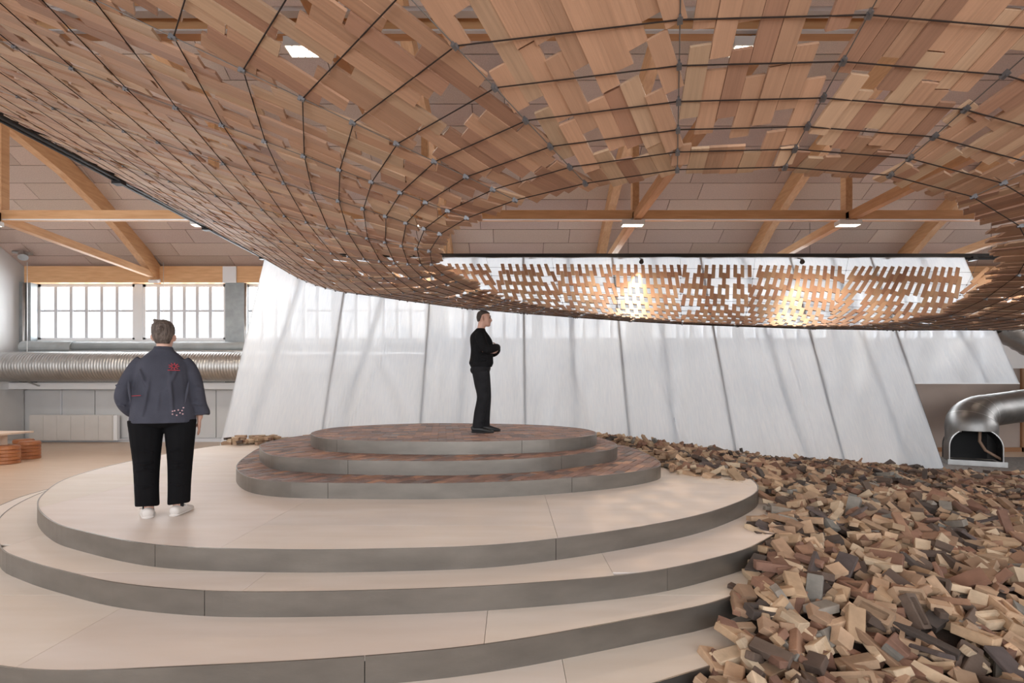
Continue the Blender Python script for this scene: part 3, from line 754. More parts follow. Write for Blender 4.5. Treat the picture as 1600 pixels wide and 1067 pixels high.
# cables
dn = V((0, 0, -.012))
for i in range(NR):
    b = NB()
    for k in range(NK):
        p, q = rad(k, i), rad(k+1, i)
        if not (inframe(p, 500) or inframe(q, 500)): continue
        tube(b, [p-CO+dn*.9, q-CO+dn*.9], .0034, 5, cap=False)
    obj('ring_cable', b, M['cable'], can)
for k in range(NK):
    b = NB(); pts = [rad(k, i)-CO+dn for i in range(NR)]
    tube(b, pts+[rad(k, NR)-CO+V((0, 0, .03))], .0028, 5, cap=False); obj('radial_wire', b, M['wire'], can)
b = NB()
for k in range(NK):
    for i in range(NR):
        p = rad(k, i)
        if inframe(p, 30):
            T = (rad(k, min(i+.2, NR)) - p).normalized(); s = T.cross(V((0, 0, 1))).normalized(); n_ = s.cross(T)
            orient_box(b, p-CO+dn*1.3, T, s, n_, .011, .011, .009)
            orient_box(b, p-CO+dn*1.3+T*.016, T, s, n_, .008, .005, .014)
o = obj('clamps', b, M['clamp'], can); o['kind'] = 'stuff'
# warm spotlights on the truss washing the far side of the canopy
for (sx, tx, ty, tz, lab) in ((3.4, 2.35, 9.6, 3.05, 'small black spotlight on the back truss aimed at the slats, left one'), (7.6, 6.2, 10.0, 3.15, 'small black spotlight on the back truss aimed at the slats, right one')):
    t = thing('spotlight', lab, 'light', (sx, 12.75, 5.15))
    D = (V((tx, ty, tz)) - V((sx, 12.75, 5.15))).normalized()
    b = NB(); tube(b, [V((0, 0, 0)), D*.16], [.04, .06], 12); obj('head', b, M['black_metal'], t)
    b = NB(); tube(b, [V((0, .0, .02)), V((0, .25, .12))], .012, 6); obj('bracket', b, M['black_metal'], t)
    l = bpy.data.lights.new('spot_beam', 'SPOT'); l.energy = 430; l.color = (1, .62, .36); l.spot_size = math.radians(40); l.spot_blend = .9; l.shadow_soft_size = .05
    o = bpy.data.objects.new('spot_beam', l); COL.objects.link(o); o.parent = t; o.location = D*.18; o.rotation_euler = D.to_track_quat('-Z', 'Y').to_euler()

# ------------------------------------------------------------------ steel duct at lower right
t = thing('exhaust_duct', 'big dark steel duct elbow with open scooped mouth standing on cobbles', 'duct', (10.85, 11.5, 0))
MR = math.radians(-30)
def mr(x, y): return (x*math.cos(MR)-y*math.sin(MR), x*math.sin(MR)+y*math.cos(MR))
def vault(r_, y0, y1, z0, zc, n=20):
    """arched barrel from y0 to y1 closed behind, open towards -Y and below"""
    b = NB(); prof = [(-r_, z0)] + [(-r_*math.cos(PI*k/n), zc + r_*math.sin(PI*k/n)) for k in range(n+1)] + [(r_, z0)]
    rings = []
    for f in range(6):
        y = y0 + (y1-y0)*f/5; rings.append([b.verts.new((*mr(x, y), z)) for x, z in prof])
    for p, q in zip(rings, rings[1:]):
        for k in range(len(prof)-1): b.faces.new((p[k], p[k+1], q[k+1], q[k]))
    return b, rings, prof
b, rings, prof = vault(.475, -.36, .10, .10, .42); obj('mouth_barrel', b, M['galv_dark'], t, True)
b, rings, prof = vault(.462, -.355, .30, .10, .42); b.faces.new(rings[-1]); obj('liner', b, M['dark'], t)
b = NB(); tube(b, [(*mr(x, -.36), z) for x, z in prof], .014, 6); obj('rim', b, M['galv'], t)
b = NB(); tube(b, [(0, 0, .12), (0, 0, .93)], .47, 40, cap=False, up=(0, 1, 0))
for v in list(b.verts):
    pass
bmesh.ops.subdivide_edges(b, edges=[e for e in b.edges if abs(e.verts[0].co.z-e.verts[1].co.z) > .3], cuts=24)
kill = []
for f in b.faces:
    c = f.calc_center_median(); lx = c.x*math.cos(-MR)-c.y*math.sin(-MR); ly = c.x*math.sin(-MR)+c.y*math.cos(-MR)
    if ly < 0 and (c.z < .42 or (c.z-.42)**2 + lx**2 < .455**2): kill.append(f)
bmesh.ops.delete(b, geom=kill, context='FACES'); obj('riser_pipe', b, M['galv_dark'], t, True)
b = NB(); prism([mr(-.50, -.44), mr(.50, -.44), mr(.50, .45), mr(-.50, .45)], 0.012, .09, b); obj('base_plate', b, M['galv'], t)
b = NB(); prism([mr(-.51, -.46), mr(.51, -.46), mr(.51, -.43), mr(-.51, -.43)], 0.012, .13, b); obj('front_lip', b, M['galv'], t)
el = []
for i in range(6):
    a = i/5*math.radians(78); el.append((.60*(1-math.cos(a))*1.1, .03*i, .90+.36*math.sin(a)))
sm_ = []
for i in range(16):
    a = i/15*math.radians(78); sm_.append((.60*(1-math.cos(a))*1.1, .03*i/3, .90+.36*math.sin(a)))
b = NB(); tube(b, [(0, 0, .80)]+sm_, [.475]+[.473-.0058*i for i in range(16)], 32, cap=False); obj('elbow', b, M['galv_dark'], t, True)
for i in (3, 7, 11):
    b = NB(); p, q = V(sm_[i]), V(sm_[i+1]); tube(b, [p, p+(q-p).normalized()*.012], .477-.0058*i, 32, cap=False); obj('seam_ring', b, M['galv'], t)
b = NB(); tube(b, [el[-1], (1.3, .25, 1.34), (3.0, .6, 1.52), (5.6, .9, 1.75)], [.385, .385, .385, .385], 28, cap=False); obj('branch_pipe', b, M['galv_dark'], t, True)
for xx in (1.35, 2.1, 2.9):
    f = (xx-.62)/2.8; b = NB(); tube(b, [(xx, .25+.206*(xx-1.3), 1.34+.106*(xx-1.3)), (xx+.04, .258+.206*(xx-1.3), 1.345+.118*(xx-1.3))], .392, 28); obj('joint_ring', b, M['galv'], t)
b = NB(); tube(b, [(.12, -.1, .80), (.06, -.15, .55), (.1, -.25, .35), (.34, -.42, .14)], .03, 8); 
o = obj('copper_hose', b, M['hose'], None); o.location = (10.85, 11.5, 0); tag(o, 'thin brown hose lying inside the mouth of the steel duct', 'hose')
t = thing('spiral_duct', 'silver spiral duct descending at the right edge beside the gauze', 'duct', (12.9, 12.9, 3.5))
b = NB(); pts = []; rs = []
for i in range(60):
    f = i/59; pts.append((f*3.2, -f*.2, -1.9*f)); rs.append(.36 if i % 4 else .375)
tube(b, pts, rs, 26, cap=False); obj('pipe', b, M['galv'], t, True)
b = NB(); tube(b, [(1.35, -.08, -.80), (1.42, -.09, -.845)], .40, 26); obj('clamp_band', b, M['black_metal'], t)

# ------------------------------------------------------------------ people
def remesh(o, vox, it=4):
    m = o.modifiers.new('r', 'REMESH'); m.mode = 'VOXEL'; m.voxel_size = vox; m.use_smooth_shade = True
    s = o.modifiers.new('s', 'SMOOTH'); s.factor = .5; s.iterations = it
def limb(bm, pts, n=14): tube(bm, [p[0] for p in pts], [p[1] for p in pts], n)
def smoothpath(pts, sub=4):
    P = [np.array(list(p[0]) + (list(p[1]) if isinstance(p[1], tuple) else [p[1], p[1]]), float) for p in pts]; out = []
    for i in range(len(P)-1):
        p0 = P[max(i-1, 0)]; p1 = P[i]; p2 = P[i+1]; p3 = P[min(i+2, len(P)-1)]
        for j in range(sub):
            t_ = j/sub; q = .5*(2*p1+(p2-p0)*t_+(2*p0-5*p1+4*p2-p3)*t_*t_+(-p0+3*p1-3*p2+p3)*t_**3); out.append(q)
    out.append(P[-1]); return [((q[0], q[1], q[2]), (max(.004, q[3]), max(.004, q[4]))) for q in out]
def stack(bm, secs, n=24):
    """horizontal sections (z, half width, y front, y back[, cx])"""
    S = []
    P = [np.array(s if len(s) == 5 else list(s)+[0.0], float) for s in secs]
    for i in range(len(P)-1):
        p0 = P[max(i-1, 0)]; p1 = P[i]; p2 = P[i+1]; p3 = P[min(i+2, len(P)-1)]
        for j in range(3):
            t_ = j/3; S.append(.5*(2*p1+(p2-p0)*t_+(2*p0-5*p1+4*p2-p3)*t_*t_+(-p0+3*p1-3*p2+p3)*t_**3))
    S.append(P[-1]); rings = []
    for z, wd, yf, yb, cx in S:
        cy, ry = (yf+yb)/2, (yf-yb)/2; ring = []
        for k in range(n):
            a = 2*PI*k/n; c, s = math.cos(a), math.sin(a); e = .85
            ring.append(bm.verts.new((cx+wd*math.copysign(abs(c)**e, c), cy+ry*math.copysign(abs(s)**e, s), z)))
        rings.append(ring)
    for a, b in zip(rings, rings[1:]):
        for k in range(n): bm.faces.new((a[k], a[(k+1) % n], b[(k+1) % n], b[k]))
    bm.faces.new(rings[0][::-1]); bm.faces.new(rings[-1])
def head(bm, z0, y0, s=1.0):
    """chin height z0, faces +Y"""
    secs = [(0, .028, .085, .02), (.02, .045, .095, -.01), (.05, .058, .095, -.05), (.085, .068, .093, -.075), (.12, .074, .092, -.092), (.15, .076, .092, -.098), (.18, .073, .085, -.094), (.205, .062, .066, -.078), (.225, .04, .036, -.05), (.234, .012, .0, -.02)]
    stack(bm, [(z0+a*s, b*s, y0+c*s, y0+d*s) for a, b, c, d in secs])
    def P(x, y, z): return (x*s, y0+y*s, z0+z*s)
    limb(bm, [(P(0, .088, .13), .010*s), (P(0, .103, .105), .012*s), (P(0, .112, .085), .014*s), (P(0, .10, .073), .012*s)], 8)      # nose
    limb(bm, [(P(-.035, .086, .136), .010*s), (P(0, .090, .138), .010*s), (P(.035, .086, .136), .010*s)], 8)                   # brow
    limb(bm, [(P(-.02, .088, .050), .008*s), (P(0, .094, .051), .010*s), (P(.02, .088, .050), .008*s)], 8)                   # lips
    limb(bm, [(P(0, .085, .018), .016*s), (P(0, .092, .012), .014*s)], 8)                                                        # chin
    for sx in (-1, 1):
        limb(bm, [(P(sx*.074, -.005, .075), (.006*s, .012*s)), (P(sx*.083, -.012, .10), (.008*s, .020*s)), (P(sx*.084, -.015, .125), (.007*s, .018*s)), (P(sx*.078, -.01, .14), (.005*s, .010*s))], 8)
def hand(bm, w0, d, nrm, side, s=1.0, curl=.5):
    """wrist w0, direction d, palm normal nrm (towards palm), thumb towards side"""
    w0, d, nrm, side = V(w0), V(d).normalized(), V(nrm).normalized(), V(side).normalized()
    def ring_box(c, hx, hz): return c, hx, hz
    # palm
    pts = [w0 - d*.02*s, w0 + d*.02*s, w0 + d*.06*s, w0 + d*.095*s]; rw = [.024, .033, .040, .038]; rt = [.019, .017, .015, .012]
    rings = []
    for p, a, b2 in zip(pts, rw, rt):
        rings.append([bm.verts.new(p + side*a*s*math.cos(2*PI*k/12) + nrm*b2*s*math.sin(2*PI*k/12)) for k in range(12)])
    for a, b2 in zip(rings, rings[1:]):
        for k in range(12): bm.faces.new((a[k], a[(k+1) % 12], b2[(k+1) % 12], b2[k]))
    bm.faces.new(rings[0][::-1]); bm.faces.new(rings[-1])
    for i, (u, L_) in enumerate(((.029, .070), (.010, .078), (-.010, .073), (-.028, .058))):
        p = w0 + d*.088*s + side*u*s; q = [p - d*.02*s]; dd = d.copy(); ang = 0
        for f in (.45, .32, .23):
            q.append(q[-1] + dd*L_*f*s + (d*.02*s if len(q) == 1 else V((0, 0, 0)))); ang += curl*(.55 + .06*i); dd = d*math.cos(ang) + nrm*math.sin(ang)
        tube(bm, q, [.0088*s, .0085*s, .0078*s, .0062*s], 8)
    p = w0 + d*.02*s + side*.022*s
    tube(bm, [p, p+(side*.75+d*.6+nrm*.3)*.035*s, p+(side*.75+d*.9+nrm*.5)*.058*s, p+(side*.6+d*1.25+nrm*.75)*.070*s], [.013*s, .0115*s, .010*s, .0075*s], 8)
def person(label, loc, rz, sc): 
    t = thing('person', label, 'person', loc, rz); t.scale = (sc, sc, sc); return t

# person in slate jacket, seen from behind (faces +Y)
pa = person('person seen from behind in slate jacket, black trousers and white shoes, one arm hanging', (-3.13, 4.37, TOPZ['T1']+.001), math.radians(24), 1.0)
b = NB()
head(b, 1.49, .015, 1.0)
limb(b, smoothpath([((0, .0, 1.40), .062), ((0, .0, 1.48), .055), ((0, .005, 1.56), .056)]))
stack(b, [(.86, .17, .11, -.12), (1.0, .16, .10, -.11), (1.2, .17, .11, -.11), (1.36, .17, .09, -.10), (1.42, .10, .06, -.07)])
for sx in (-1, 1):
    limb(b, smoothpath([((sx*.09, 0, .92), .10), ((sx*.105, .0, .5), .065), ((sx*.11, -.01, .12), .042), ((sx*.11, -.005, .06), .042)]))
limb(b, smoothpath([((.16, 0, 1.37), .055), ((.25, -.01, 1.10), .036), ((.268, .04, .90), .028), ((.265, .045, .865), .026)]))
limb(b, smoothpath([((-.16, 0, 1.37), .055), ((-.285, -.02, 1.08), .036), ((-.24, .12, .94), .028)]))
hand(b, (.265, .047, .865), (-.02, .08, -1), (-1, .1, 0), (0, 1, 0), 1.0, .35)
hand(b, (-.24, .12, .94), (.35, .35, -.75), (.8, -.5, 0), (.3, .8, .4), .95, .4)
o = obj('body', b, M['skin'], pa); remesh(o, .0075, 2)
b = NB()
stack(b, [(.835, .250, .165, -.165), (.86, .250, .165, -.168), (.98, .238, .160, -.158), (1.12, .220, .150, -.145), (1.26, .210, .140, -.145), (1.35, .200, .118, -.132), (1.41, .155, .09, -.112), (1.455, .112, .07, -.085), (1.485, .078, .066, -.076), (1.515, .070, .064, -.070)])
limb(b, smoothpath([((.15, 0, 1.385), .060), ((.195, -.005, 1.33), .060), ((.238, -.010, 1.22), .060), ((.262, -.015, 1.09), .059), ((.274, .010, .99), .059), ((.285, .035, .925), .068), ((.284, .036, .905), .070)]))
limb(b, smoothpath([((-.15, 0, 1.385), .060), ((-.195, -.005, 1.33), .060), ((-.248, -.015, 1.22), .062), ((-.290, -.02, 1.09), .062), ((-.285, .03, 1.01), .066), ((-.26, .09, .955), .066), ((-.24, .115, .93), .062)]))
# folds
random.seed(3)
for (x, z, dx, dz) in ((-.12, .90, .05, .35), (.10, .92, -.03, .38), (-.02, .88, .02, .25), (.19, 1.0, .03, .22), (-.20, 1.02, -.02, .2), (.05, 1.12, .08, .2), (-.1, 1.16, -.05, .15)):
    yb = -.150 if z < 1.1 else -.137
    limb(b, smoothpath([((x, yb-.008, z), .006), ((x+dx*.5, yb-.002, z+dz*.5), .015), ((x+dx, yb+.012, z+dz), .006)]), 8)
for sx, ex in ((1, .268), (-1, -.298)):
    for q in range(4):
        zc = 1.16-.055*q; limb(b, [((ex-.04, -.055, zc+.012), .005), ((ex, -.080+.006*q, zc), .009), ((ex+.036, -.05, zc-.014), .005)], 8)
limb(b, [((.222, .0, .918), .012), ((.25, -.03, .908), .014), ((.30, -.034, .905), .014), ((.345, .0, .915), .012)], 8)      # turned cuff
o = obj('jacket', b, M['jacket'], pa); remesh(o, .009, 2); jk = o
b = NB(); tube(b, [(-.075*math.cos(a), .005-.078*math.sin(a), 1.468+.012*math.sin(a)) for a in [PI*k/10 for k in range(11)]], [(.012, .018)]*11, 8); obj('collar', b, M['jacket'], jk, True)
b = NB()
for k in range(9):
    a = 2*PI*k/9; c = V((.105, -.146, 1.335)); tube(b, [c+V((math.cos(a)*.012, 0, math.sin(a)*.010)), c+V((math.cos(a)*.040, -.003, math.sin(a)*.030))], .0045, 6)
tube(b, [(.06, -.152, 1.30), (.15, -.148, 1.30)], .004, 6)
obj('flower_embroidery', b, M['red_thread'], jk)
b = NB()
for x, z in ((.10, .915), (.13, .905), (.155, .925), (.115, .945), (.142, .950), (.17, .945), (.18, .97), (.175, .915), (.10, .94)):
    tube(b, [(x, -.158, z), (x, -.176, z)], .0055, 6)
obj('dot_embroidery', b, M['pink_thread'], jk)
b = NB(); tube(b, [(-.20, -.152, 1.075), (-.13, -.158, 1.08)], .0035, 6); obj('red_stitching', b, M['red_thread'], jk)
b = NB()
stack(b, [(.79, .10, .06, -.08), (.83, .215, .12, -.15), (.88, .232, .13, -.165), (.93, .22, .13, -.15), (.98, .20, .12, -.13)])
for sx in (-1, 1):
    limb(b, smoothpath([((sx*.125, -.005, .86), (.11, .14)), ((sx*.126, -.005, .70), (.106, .122)), ((sx*.125, .0, .50), (.096, .102)), ((sx*.122, -.01, .30), (.088, .092)), ((sx*.118, -.01, .13), (.085, .09)), ((sx*.118, -.01, .115), (.087, .092))]))
    for q, zz in enumerate((.58, .50, .42, .30)): limb(b, [((sx*.12-.07, -.085, zz), .004), ((sx*.12, -.108, zz+.02*(-1)**q), .009), ((sx*.12+.07, -.08, zz-.01), .004)], 8)
o = obj('trousers', b, M['black_cloth'], pa); remesh(o, .009, 1)
for sx, rz in ((-1, math.radians(14)), (1, math.radians(-16))):
    b = NB(); tube(b, [(0, -.005, .05), (0, -.008, .13)], [.042, .043], 14); s_ = obj('sock', b, M['sock'], pa, True); s_.location = (sx*.112, 0, 0)
    b = NB()
    prof = [(-.085, .030, .075), (-.07, .038, .085), (-.02, .041, .088), (.05, .046, .075), (.10, .050, .058), (.15, .046, .045), (.18, .028, .032)]
    tube(b, [(0, y, h/2) for y, wd, h in prof], [(wd, h/2) for y, wd, h in prof], 16); 
    s_ = obj('shoe', b, M['shoe_white'], pa, True); s_.location = (sx*.116, 0, 0); s_.rotation_euler = (0, 0, rz); s_.scale = (1.08, 1.08, 1.08)
    b = NB(); tube(b, [(0, y, .011) for y, wd, h in prof], [(wd+.004, .011) for y, wd, h in prof], 16); obj('sole', b, M['shoe_white'], s_, True)
    b = NB(); tube(b, [(0, .05, .082), (sx*.035, .02, .07), (sx*.055, .0, .075)], .0035, 5); tube(b, [(0, .05, .082), (sx*.045, .05, .05)], .0035, 5); obj('lace', b, M['shoe_white'], s_)
b = NB()
stack(b, [(1.54, .052, .0, -.075), (1.57, .064, .0, -.098), (1.61, .078, .02, -.112), (1.65, .086, .095, -.120), (1.69, .084, .098, -.116), (1.722, .070, .078, -.094), (1.745, .048, .045, -.06), (1.757, .018, .015, -.025)])
for k in range(46):
    a = random.uniform(PI*.95, PI*2.05); zz = random.uniform(1.58, 1.71); rr = .083*math.sqrt(max(.15, 1-((zz-1.65)/.11)**2))
    p = V((rr*math.cos(a), -.015+rr*1.15*math.sin(a), zz)); tube(b, [p*1.0, p+V((random.uniform(-.02, .02), -.012, random.uniform(-.015, .02)))], [.011, .006], 6)
for sx in (-1,): limb(b, [((-.045, -.03, 1.735), .022), ((-.07, -.02, 1.752), .012)], 8)
limb(b, [((.0, -.112, 1.665), .026), ((.012, -.128, 1.655), .020)], 10)
o = obj('hair', b, M['hair_grey'], pa); remesh(o, .0065, 1)

# man in black with folded arms (local facing +Y, turned towards +X)
pb = person('man in black sweater and dark jeans standing with folded arms, looking right', (-.46, 7.36, TOPZ['t1']+.001), math.radians(-86), 1.055)
b = NB()
head(b, 1.515, .03, 1.0)
limb(b, smoothpath([((0, -.02, 1.40), .065), ((0, -.008, 1.48), .056), ((0, .01, 1.57), .058)]))
stack(b, [(.88, .11, .07, -.09), (1.0, .11, .07, -.08), (1.2, .15, .11, -.10), (1.36, .17, .10, -.12), (1.43, .10, .05, -.08)])
limb(b, smoothpath([((.085, .0, .90), .07), ((.10, .03, .5), .06), ((.105, -.04, .10), .04)]))
limb(b, smoothpath([((-.085, .0, .90), .07), ((-.10, .06, .5), .06), ((-.105, .05, .10), .04)]))
for sx in (-1, 1):
    limb(b, smoothpath([((sx*.17, -.02, 1.38), .05), ((sx*.235, .04, 1.16), .042), ((sx*.10, .20, 1.17), .034), ((-sx*.04, .215, 1.19+.03*sx), .028)]))
hand(b, (-.05, .215, 1.22), (-1, -.25, .12), (0, -1, 0), (0, .1, 1), .98, .5)
hand(b, (.06, .19, 1.15), (1, -.35, .05), (0, -1, 0), (0, .2, 1), .98, .5)
body = obj('body', b, M['skin'], pb); remesh(body, .007, 1)
b = NB()
stack(b, [(.935, .182, .148, -.160), (.955, .184, .154, -.165), (.99, .190, .168, -.180), (1.06, .185, .165, -.165), (1.18, .192, .165, -.155), (1.30, .205, .155, -.165), (1.38, .200, .110, -.160), (1.44, .13, .065, -.115), (1.475, .078, .052, -.082), (1.485, .068, .05, -.075)])
for sx in (-1, 1):
    lift = .045 if sx > 0 else 0
    limb(b, smoothpath([((sx*.14, -.02, 1.39), .068), ((sx*.20, -.015, 1.34), .074), ((sx*.235, .02, 1.24), .068), ((sx*.245, .075, 1.165), .064), ((sx*.19, .165, 1.145+lift), .058), ((sx*.07, .215, 1.165+lift), .052), ((-sx*.05, .225, 1.185+lift*.7), .045)]))
for q in range(5): limb(b, [((.20, -.06, 1.0+.025*q), .004), ((.215, .0, 1.01+.05*q), .008), ((.19, .08, 1.02+.03*q), .004)], 6)
for q in range(3): limb(b, [((.26, -.02, 1.27-.04*q), .004), ((.302-.006*q, .03, 1.245-.035*q), .010), ((.27, .10, 1.22-.03*q), .004)], 6)
o = obj('sweater', b, M['black_knit'], pb); remesh(o, .008, 1)
b = NB()
stack(b, [(.80, .09, .05, -.08), (.84, .15, .10, -.14), (.89, .175, .125, -.165), (.95, .172, .132, -.145), (1.0, .168, .13, -.13), (1.03, .15, .11, -.11)])
limb(b, smoothpath([((.09, -.015, .86), (.095, .135)), ((.10, .0, .70), (.09, .115)), ((.105, .015, .50), (.075, .088)), ((.108, -.03, .28), (.07, .082)), ((.11, -.05, .12), (.068, .082)), ((.11, -.05, .075), (.072, .088))]))
limb(b, smoothpath([((-.09, .0, .86), (.095, .125)), ((-.10, .03, .70), (.09, .105)), ((-.105, .06, .50), (.075, .082)), ((-.108, .05, .28), (.068, .078)), ((-.11, .045, .12), (.066, .078)), ((-.11, .045, .075), (.07, .084))]))
for q, zz in enumerate((.62, .50, .46, .20, .15, .11)): limb(b, [((.15, -.07, zz), .004), ((.178, .0, zz+.015*(-1)**q), .009), ((.15, .07, zz-.01), .004)], 6)
o = obj('jeans', b, M['dark_denim'], pb); remesh(o, .008, 1)
for sx, yy, rz in ((1, -.045, math.radians(-10)), (-1, .06, math.radians(10))):
    b = NB(); prof = [(-.095, .032, .085), (-.07, .042, .105), (-.01, .045, .11), (.06, .050, .088), (.12, .055, .065), (.18, .048, .048), (.215, .026, .032)]
    tube(b, [(0, y, h/2) for y, wd, h in prof], [(wd, h/2) for y, wd, h in prof], 16); s_ = obj('shoe', b, M['shoe_black'], pb, True)
    s_.location = (sx*.11, yy, 0); s_.rotation_euler = (0, 0, rz)
    b = NB(); tube(b, [(0, y, .015) for y, wd, h in prof], [(wd+.006, .015) for y, wd, h in prof], 16); obj('sole', b, M['shoe_black'], s_, True)
b = NB()
stack(b, [(1.585, .050, -.02, -.060), (1.61, .066, .0, -.068), (1.645, .0755, .03, -.074), (1.672, .0775, .060, -.0705), (1.695, .0765, .118, -.0665), (1.722, .0645, .098, -.051), (1.741, .042, .066, -.021), (1.750, .015, .03, .01)])
o = obj('hair', b, M['hair_dark'], pb); remesh(o, .006, 1)
for sx in (-1, 1):
    b = NB(); bmesh.ops.create_uvsphere(b, u_segments=10, v_segments=8, radius=.0115); o = obj('eye', b, M['eye'], pb, True); o.location = (sx*.031, .117, 1.637)
b = NB(); tube(b, [(-.022, .122, 1.567), (0, .130, 1.568), (.022, .122, 1.567)], .0045, 6); obj('mouth', b, M['lip'], pb)
for sx in (-1, 1):
    b = NB(); tube(b, [(sx*.012, .130, 1.660), (sx*.035, .126, 1.664), (sx*.052, .112, 1.656)], .004, 6); obj('eyebrow', b, M['hair_dark'], pb)

# ------------------------------------------------------------------ brick heap
random.seed(11)
BY = [2.0, 2.75, 3.34, 4.0, 4.57, 5.6, 6.2, 6.5, 8, 9.2, 10.6]
BX = [.5, 1.0, 1.45, 1.95, 2.2, 2.95, 2.5, 2.1, 2.15, 2.0, 1.0]
BH = [.12, .20, .34, .46, .52, .60, .68, .72, .74, .78, .78]
def hb_(y): return float(np.interp(y, BY, BH))
def xb_(y): return float(np.interp(y, BY, BX))
def heap(x, y):
    e = x - xb_(y)
    h = .10 + (hb_(y) - .10) * math.exp(-(max(0, e)/3.4)**1.6)
    h += .10*noise.noise(V((x*.9, y*.9, 1))) * min(1, max(0, e)) + .05*noise.noise(V((x*2.6, y*2.6, 5))) * min(1, max(0, e)*2)
    return max(.05, h)
def inheap(x, y):
    if y > cury(max(0.0, heap(x, y))) - .12: return False
    if x < xb_(y): return False
    if x > 8.4 and y > 9.2 + .9*math.sin(x): return False
    if x > 8.2 and y > 10.6 - (x-8.2)*1.0: return False
    return True
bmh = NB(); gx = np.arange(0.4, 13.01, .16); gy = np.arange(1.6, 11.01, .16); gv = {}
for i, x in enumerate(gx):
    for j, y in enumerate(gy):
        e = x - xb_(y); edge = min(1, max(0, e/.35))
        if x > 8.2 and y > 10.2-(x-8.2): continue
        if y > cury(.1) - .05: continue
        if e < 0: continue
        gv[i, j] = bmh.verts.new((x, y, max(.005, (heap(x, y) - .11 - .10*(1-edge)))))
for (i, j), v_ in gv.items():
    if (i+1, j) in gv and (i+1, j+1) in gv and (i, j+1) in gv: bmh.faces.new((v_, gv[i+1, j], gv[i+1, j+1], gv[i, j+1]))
o = obj('rubble_shade_bed', bmh, M['rubble'], None); o['kind'] = 'stuff'; tag(o, 'rubble sheet coloured dark for the shade in the gaps beneath the loose bricks', 'rubble')

def brick_template(kind, seed, fine):
    rnd = random.Random(seed)
    dims = {'full': (.215, .10, .052), 'half': (.115, .10, .052), 'frog': (.215, .105, .06), 'slab': (.32, .13, .026), 'long': (.42, .07, .042), 'thin': (.20, .05, .045), 'chunk': (.14, .11, .075), 'bit': (.07, .055, .04)}[kind]
    b = NB(); hx, hy, hz = (d/2 for d in dims); box(b, -hx, hx, -hy, hy, -hz, hz)
    for v in b.verts:
        j = .05 if kind in ('full', 'frog', 'slab', 'long') else .12
        v.co += V((rnd.uniform(-j, j)*hx*.8, rnd.uniform(-j, j)*hy, rnd.uniform(-j, j)*hz))
    bmesh.ops.recalc_face_normals(b, faces=b.faces)
    if fine:
        if kind == 'frog':
            top = max(b.faces, key=lambda f: f.calc_center_median().z)
            bmesh.ops.inset_region(b, faces=[top], thickness=.034)
            bmesh.ops.inset_region(b, faces=[top], thickness=.006, depth=-.026)
            bmesh.ops.bevel(b, geom=[e for e in b.edges if abs(e.verts[0].co.z-e.verts[1].co.z) > .02], offset=.006, segments=1, affect='EDGES')
        else:
            bmesh.ops.bevel(b, geom=b.edges[:], offset=.0045, segments=1, affect='EDGES')
            bmesh.ops.subdivide_edges(b, edges=[e for e in b.edges if e.calc_length() > .04], cuts=2 if kind != 'bit' else 1, use_grid_fill=True)
            for v in b.verts:
                n_ = noise.noise(v.co*22 + V((seed, seed*.7, 0))); n2 = noise.noise(v.co*60 + V((seed, 0, 3)))
                v.co += v.co.normalized() * (n_*.0022 + n2*.0016)
    return b
kinds_w = ['full']*28 + ['half']*20 + ['frog']*14 + ['slab']*5 + ['long']*5 + ['thin']*20 + ['chunk']*4 + ['bit']*20
fineM = {}; coarse = {}
for kind in set(kinds_w):
    fineM[kind] = []; coarse[kind] = []
    for s_ in range(5):
        b = brick_template(kind, 31*s_+len(kind)*7+3, True); me = bpy.data.meshes.new('brick'); b.to_mesh(me); b.free(); me.materials.append(M['brick_o']); fineM[kind].append(me)
        b = brick_template(kind, 31*s_+len(kind)*7+3, False); b.verts.ensure_lookup_table()
        coarse[kind].append((np.array([v.co[:] for v in b.verts]), np.array([[v.index for v in f.verts] for f in b.faces]))); b.free()
def heap_tint(kind, far=0.0):
    r = random.random()
    if r < .60 and random.random() < .55*far: r = random.uniform(.60, .95)  # deep shade at the back of the heap put into darker tints
    if kind in ('slab',) and r < .5: c = (.115, .088, .082); g = 'dark'
    elif r < .65: c = random.choice([(.57, .385, .25), (.47, .32, .20), (.60, .46, .32), (.42, .285, .185), (.37, .235, .15)]); g = 'yellow'
    elif r < .81: c = random.choice([(.28, .15, .10), (.22, .12, .085), (.31, .175, .11)]); g = 'red'
    elif r < .955: c = random.choice([(.11, .075, .058), (.085, .065, .055), (.15, .105, .08)]); g = 'dark'
    else: c = random.choice([(.30, .265, .225), (.23, .215, .19)]); g = 'grey'
    f = random.uniform(.8, 1.15); return tuple(v*f for v in c), g
cand = []
def add_brick(x, y, z, tilt=22):
    kind = random.choice(kinds_w)
    yaw = random.uniform(0, 2*PI)
    e = 0.06; gxn = (heap(x+e, y)-heap(x-e, y))/(2*e); gyn = (heap(x, y+e)-heap(x, y-e))/(2*e)
    nrm = V((-gxn, -gyn, 1)).normalized()
    rot = nrm.to_track_quat('Z', 'Y').to_matrix() @ Matrix.Rotation(yaw, 3, 'Z') @ Matrix.Rotation(math.radians(random.gauss(0, tilt)), 3, 'Y') @ Matrix.Rotation(math.radians(random.gauss(0, tilt*1.1)), 3, 'X')
    cand.append((V((x, y, z)), rot, kind, random.randrange(5), *heap_tint(kind, min(1, max(0, (y-4)/4))*min(1, max(0, (x-2.2)/2)))))
def step_at(y): return .118 if y < 6 else .135
y = 1.75
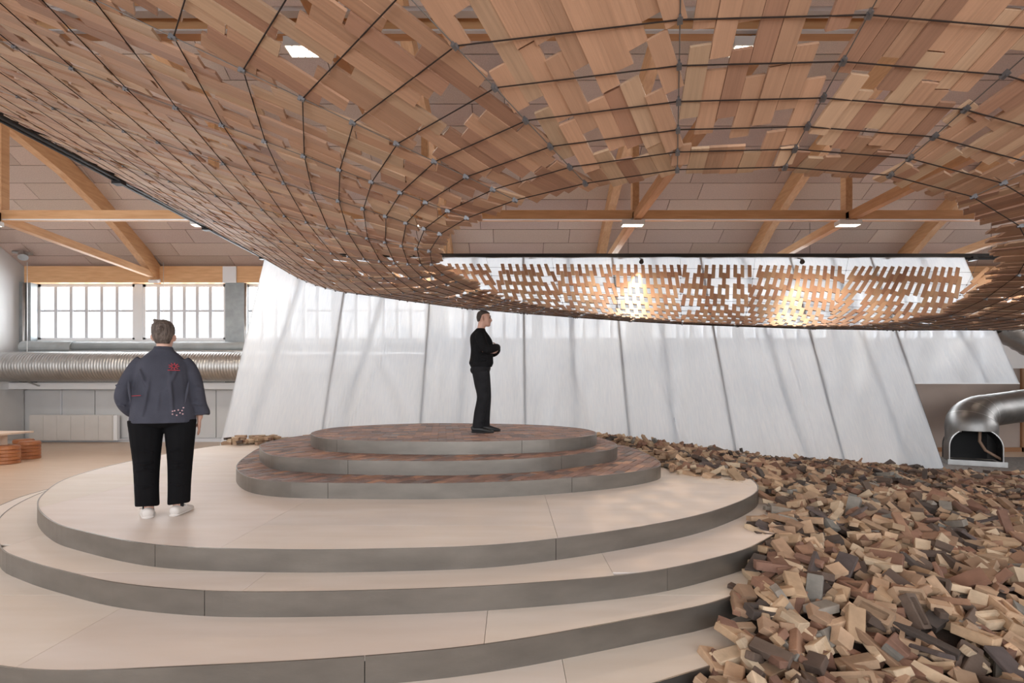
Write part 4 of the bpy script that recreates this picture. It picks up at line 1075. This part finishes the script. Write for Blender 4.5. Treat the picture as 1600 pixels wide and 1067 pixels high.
while y < 11:
    x = .45; sp = step_at(y)
    while x < 12.6:
        X_, Y_ = x + random.uniform(-.06, .06), y + random.uniform(-.06, .06)
        if inheap(X_-.06, Y_) and Y_ > .3:
            edge = X_ - xb_(Y_) < .25
            for lay in range(2 if not edge else 1):
                z = heap(X_, Y_) - .055 + lay*.055 + random.uniform(-.02, .035)
                if abs(X_/Y_) < 1.6: add_brick(X_+random.uniform(-.03, .03)*lay, Y_+random.uniform(-.03, .03)*lay, z, 20 if not edge else 9)
        x += sp
    y += sp
# strays on the steps and small row of bricks at the back left
for _ in range(150):
    x = random.uniform(-5.85, -4.0); yy = random.uniform(9.75, 10.4); 
    cand.append((V((x, yy, TOPZ['T1']+.03+random.choice((0, 0, .05, .09)))), Matrix.Rotation(random.uniform(0, 6), 3, 'Z') @ Matrix.Rotation(random.gauss(0, .15), 3, 'X'), random.choice(['full', 'half', 'chunk', 'thin']), random.randrange(5), *heap_tint('full')))
order = sorted(range(len(cand)), key=lambda q: (cand[q][0]-V((0, 0, CAMZ))).length * (.75 if cand[q][2] in ('slab', 'long') else 1.3 if cand[q][2] in ('bit', 'half') else 1) if inframe(cand[q][0], 10) else 1e9)
top = set(order[:300])
CW = {'yellow': 'pale yellow', 'red': 'red brown', 'dark': 'blackened dark', 'grey': 'weathered grey'}
KW = {'full': 'whole brick', 'half': 'half brick', 'frog': 'brick with a recessed top', 'slab': 'flat slab', 'long': 'long narrow brick strip', 'thin': 'thin split brick', 'chunk': 'chunky broken brick', 'bit': 'small brick fragment'}
def blabel(c, kind, g):
    x, y = px(c)
    row = 'along the bottom edge' if y > 985 else 'in the near heap' if y > 900 else 'in the middle heap' if y > 820 else 'further back in the heap'
    side = 'beside the steps' if x < 1230 else 'mid heap' if x < 1420 else 'at far right'
    return '%s %s %s %s' % (CW[g], KW[kind], row, side)
vv, ff, tn = [], [], []; base = 0; nn = {}
for q, (c, rot, kind, var, tint_, g) in enumerate(cand):
    if q in top:
        nm = {'slab': 'clay_slab', 'long': 'long_brick', 'frog': 'brick', 'bit': 'brick_fragment', 'chunk': 'brick_fragment'}.get(kind, 'brick')
        o = bpy.data.objects.new(nm, fineM[kind][var]); COL.objects.link(o)
        mt = rot.to_4x4(); mt.translation = c; o.matrix_basis = mt; o.color = (*tint_, 1)
        tag(o, blabel(c, kind, g), 'brick' if kind not in ('slab',) else 'slab', 'loose %s bricks in the heap' % g)
    else:
        if c.y < .5: continue
        P, F = coarse[kind][var]; vv.append(P @ np.array(rot).T + np.array(c)); ff.append(F+base); base += len(P); tn.append(np.tile(tint_, (len(F), 1)))
o = joined('brick_heap', np.concatenate(vv), np.concatenate(ff), np.concatenate(tn), M['brick_j']); o['kind'] = 'stuff'
tag(o, 'wide heap of loose yellow, red and dark salvaged bricks spreading to the gauze', 'bricks')
print('slats', len(slats), 'bricks', len(cand), 'panels', npan)
